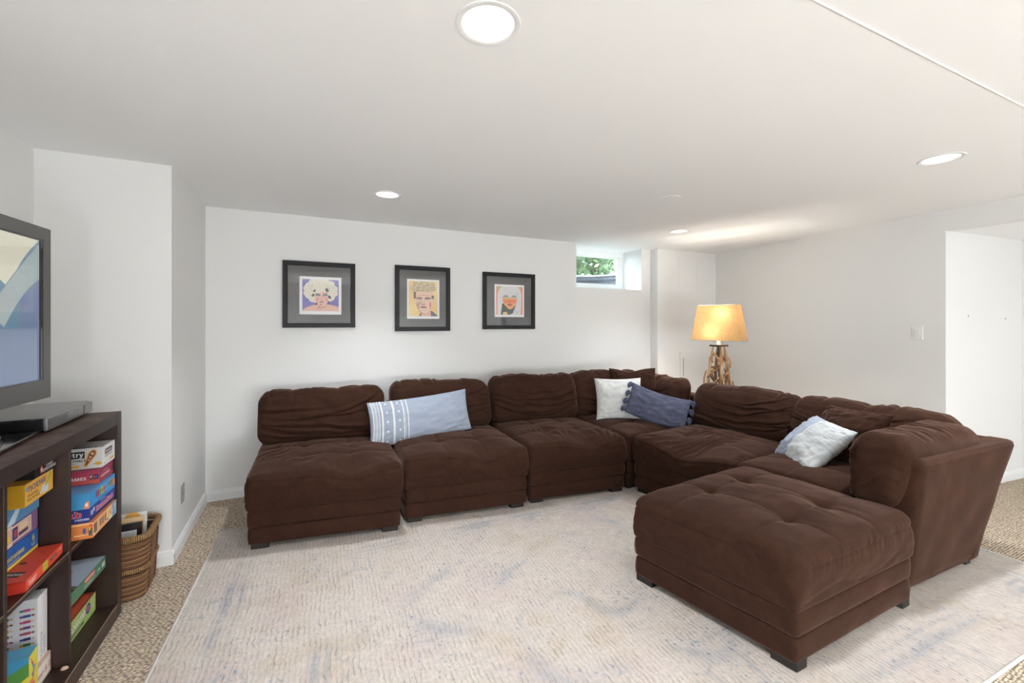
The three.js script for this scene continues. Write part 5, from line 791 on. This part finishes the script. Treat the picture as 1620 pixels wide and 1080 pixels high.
// ------------------------------------------------------------------ wicker magazine basket
{
  const BX = -0.925, BZ = -2.915, bw = 0.40, bd = 0.30, R = 0.06;
  const t = thing('wicker_basket', 'brown wicker magazine basket on the carpet by the pillar', 'basket', [BX, 0, BZ], null, 0.05);
  const mats = [0x6f4c30, 0x7d5838, 0x5c3d27, 0x8a6440].map((c) => std({ color: c, roughness: 0.65 }));
  const rope = std({ map: dataTex(256, 64, (u, v) => { const k = 0.62 + 0.38 * Math.abs(Math.sin(u * 3.1416 * 24 + 0.8 * noise(u * 20, v * 4, 2))) + 0.1 * noise(u * 120, v * 12, 3); return [172 * k, 132 * k, 84 * k]; }, true), roughness: 0.95, bumpMap: dataTex(256, 64, (u) => 255 * Math.abs(Math.sin(u * 3.1416 * 24))), bumpScale: 0.004 });
  const loopPts = (w, d, y, wob) => { const p = []; const N = 44; for (let i = 0; i < N; i++) { const a = i / N * Math.PI * 2, c = Math.cos(a), s = Math.sin(a), q = 1 / Math.pow(Math.pow(Math.abs(c), 7) + Math.pow(Math.abs(s), 7), 1 / 7); p.push(V(c * q * w / 2, y + (wob ? 0.0015 * noise(c * 3, s * 3, y * 40) : 0), s * q * d / 2)); } return p; };
  const ringG = (w, d, y, r, seg = 88, rad = 6) => new THREE.TubeGeometry(new THREE.CatmullRomCurve3(loopPts(w, d, y, 1), true), seg, r, rad, true);
  const tiers = [[0.008, 11], [0.168, 11]];
  for (const [y0, n] of tiers) for (let k = 0; k < n; k++) { const y = y0 + k * 0.0118, g = (y / 0.32) * 0.03; part('wicker_rod', ringG(bw - 0.03 + g + (k % 2) * 0.003, bd - 0.03 + g + (k % 2) * 0.003, y, 0.0066), mats[(k * 7 + Math.round(y0 * 10)) % 4], t); }
  for (const [y, r, grow] of [[0.149, 0.013, 0.018], [0.312, 0.016, 0.034]]) { const g = ringG(bw - 0.03 + grow, bd - 0.03 + grow, y, r, 120, 9); const uv = g.attributes.uv; for (let i = 0; i < uv.count; i++) uv.setXY(i, uv.getX(i) * 7, uv.getY(i)); part(y > 0.2 ? 'seagrass_rim' : 'seagrass_band', g, rope, t); }
  part('divider', rbox(bw - 0.05, 0.24, 0.012, 0.004, 0, 0.15, -0.035), mats[2], t);
  for (const z of [0.075, -0.055]) part('corner_stake', tube([V(bw / 2 - 0.012, 0.004, z), V(bw / 2 - 0.004, 0.16, z), V(bw / 2 + 0.006, z > 0 ? 0.318 : 0.31, z)], 0.0075, 0.007, 7, 10), mats[2], t);
  part('bottom', rbox(bw - 0.05, 0.012, bd - 0.05, 0.004, 0, 0.010, 0), mats[2], t);
  // magazines standing in the two halves
  const cover = (cols, tx) => canvasTex(256, 160, (c, w, h) => { fill(c, w, h, cols[0]); for (let i = 0; i < 14; i++) disc(c, rr(0, w), rr(h * 0.05, h), rr(4, 16), rr(3, 11), cols[1 + i % (cols.length - 1)], rr(0, 3)); text(c, tx, w * 0.3, h * 0.1, 16, cols[1]); });
  const covers = [cover(['#dfe3e4', '#7fb0c8', '#d8a24a', '#c8703a', '#f0ead8'], 'FOOD'), cover(['#d8b98a', '#8a5a34', '#efe0c4'], 'HOME'), cover(['#26221f', '#c8b8a0', '#6a4a3a'], 'STYLE'), cover(['#cfd3d4', '#8a9aa4', '#b88a5a'], 'TRAVEL'), cover(['#c4b6a0', '#6a4c34', '#e8dcc8'], 'GARDEN'), cover(['#d4dbe0', '#88a4b8', '#e8e4da'], 'COOK')].map((m) => std({ map: m, roughness: 0.3 }));
  const labels = ['white food magazine at the back of the wicker basket, tallest of the magazines', 'tan magazine just in front of the tall white food magazine in the basket', 'black covered magazine in the middle of the wicker basket', 'grey magazine in front of the black one in the wicker basket', 'brown magazine second from the front in the wicker basket', 'pale blue magazine frontmost in the wicker basket'];
  const lay = [[-0.015, 0.40, 0.335], [0.012, 0.385, 0.325], [0.034, 0.365, 0.32], [0.062, 0.335, 0.28], [0.083, 0.32, 0.27], [0.103, 0.305, 0.27]];
  lay.forEach(([z, top, w], i) => {
    const hgt = top - 0.03, m = thing('magazine', labels[i], 'magazine', [BX + 0.0 + (0.30 - w) * 0.1, 0.02, BZ + z + 0.02], null, 0.05); m.rotation.x = -0.1;
    part('pages', rbox(w - 0.004, hgt - 0.004, 0.012, 0.001, 0, hgt / 2, 0), M.paper, m);
    part('cover', box(-w / 2, w / 2, 0, hgt, 0.006, 0.0075), covers[i], m); part('back_cover', box(-w / 2, w / 2, 0, hgt, -0.0075, -0.006), covers[i], m);
  });
}
renderer.render(scene, camera);
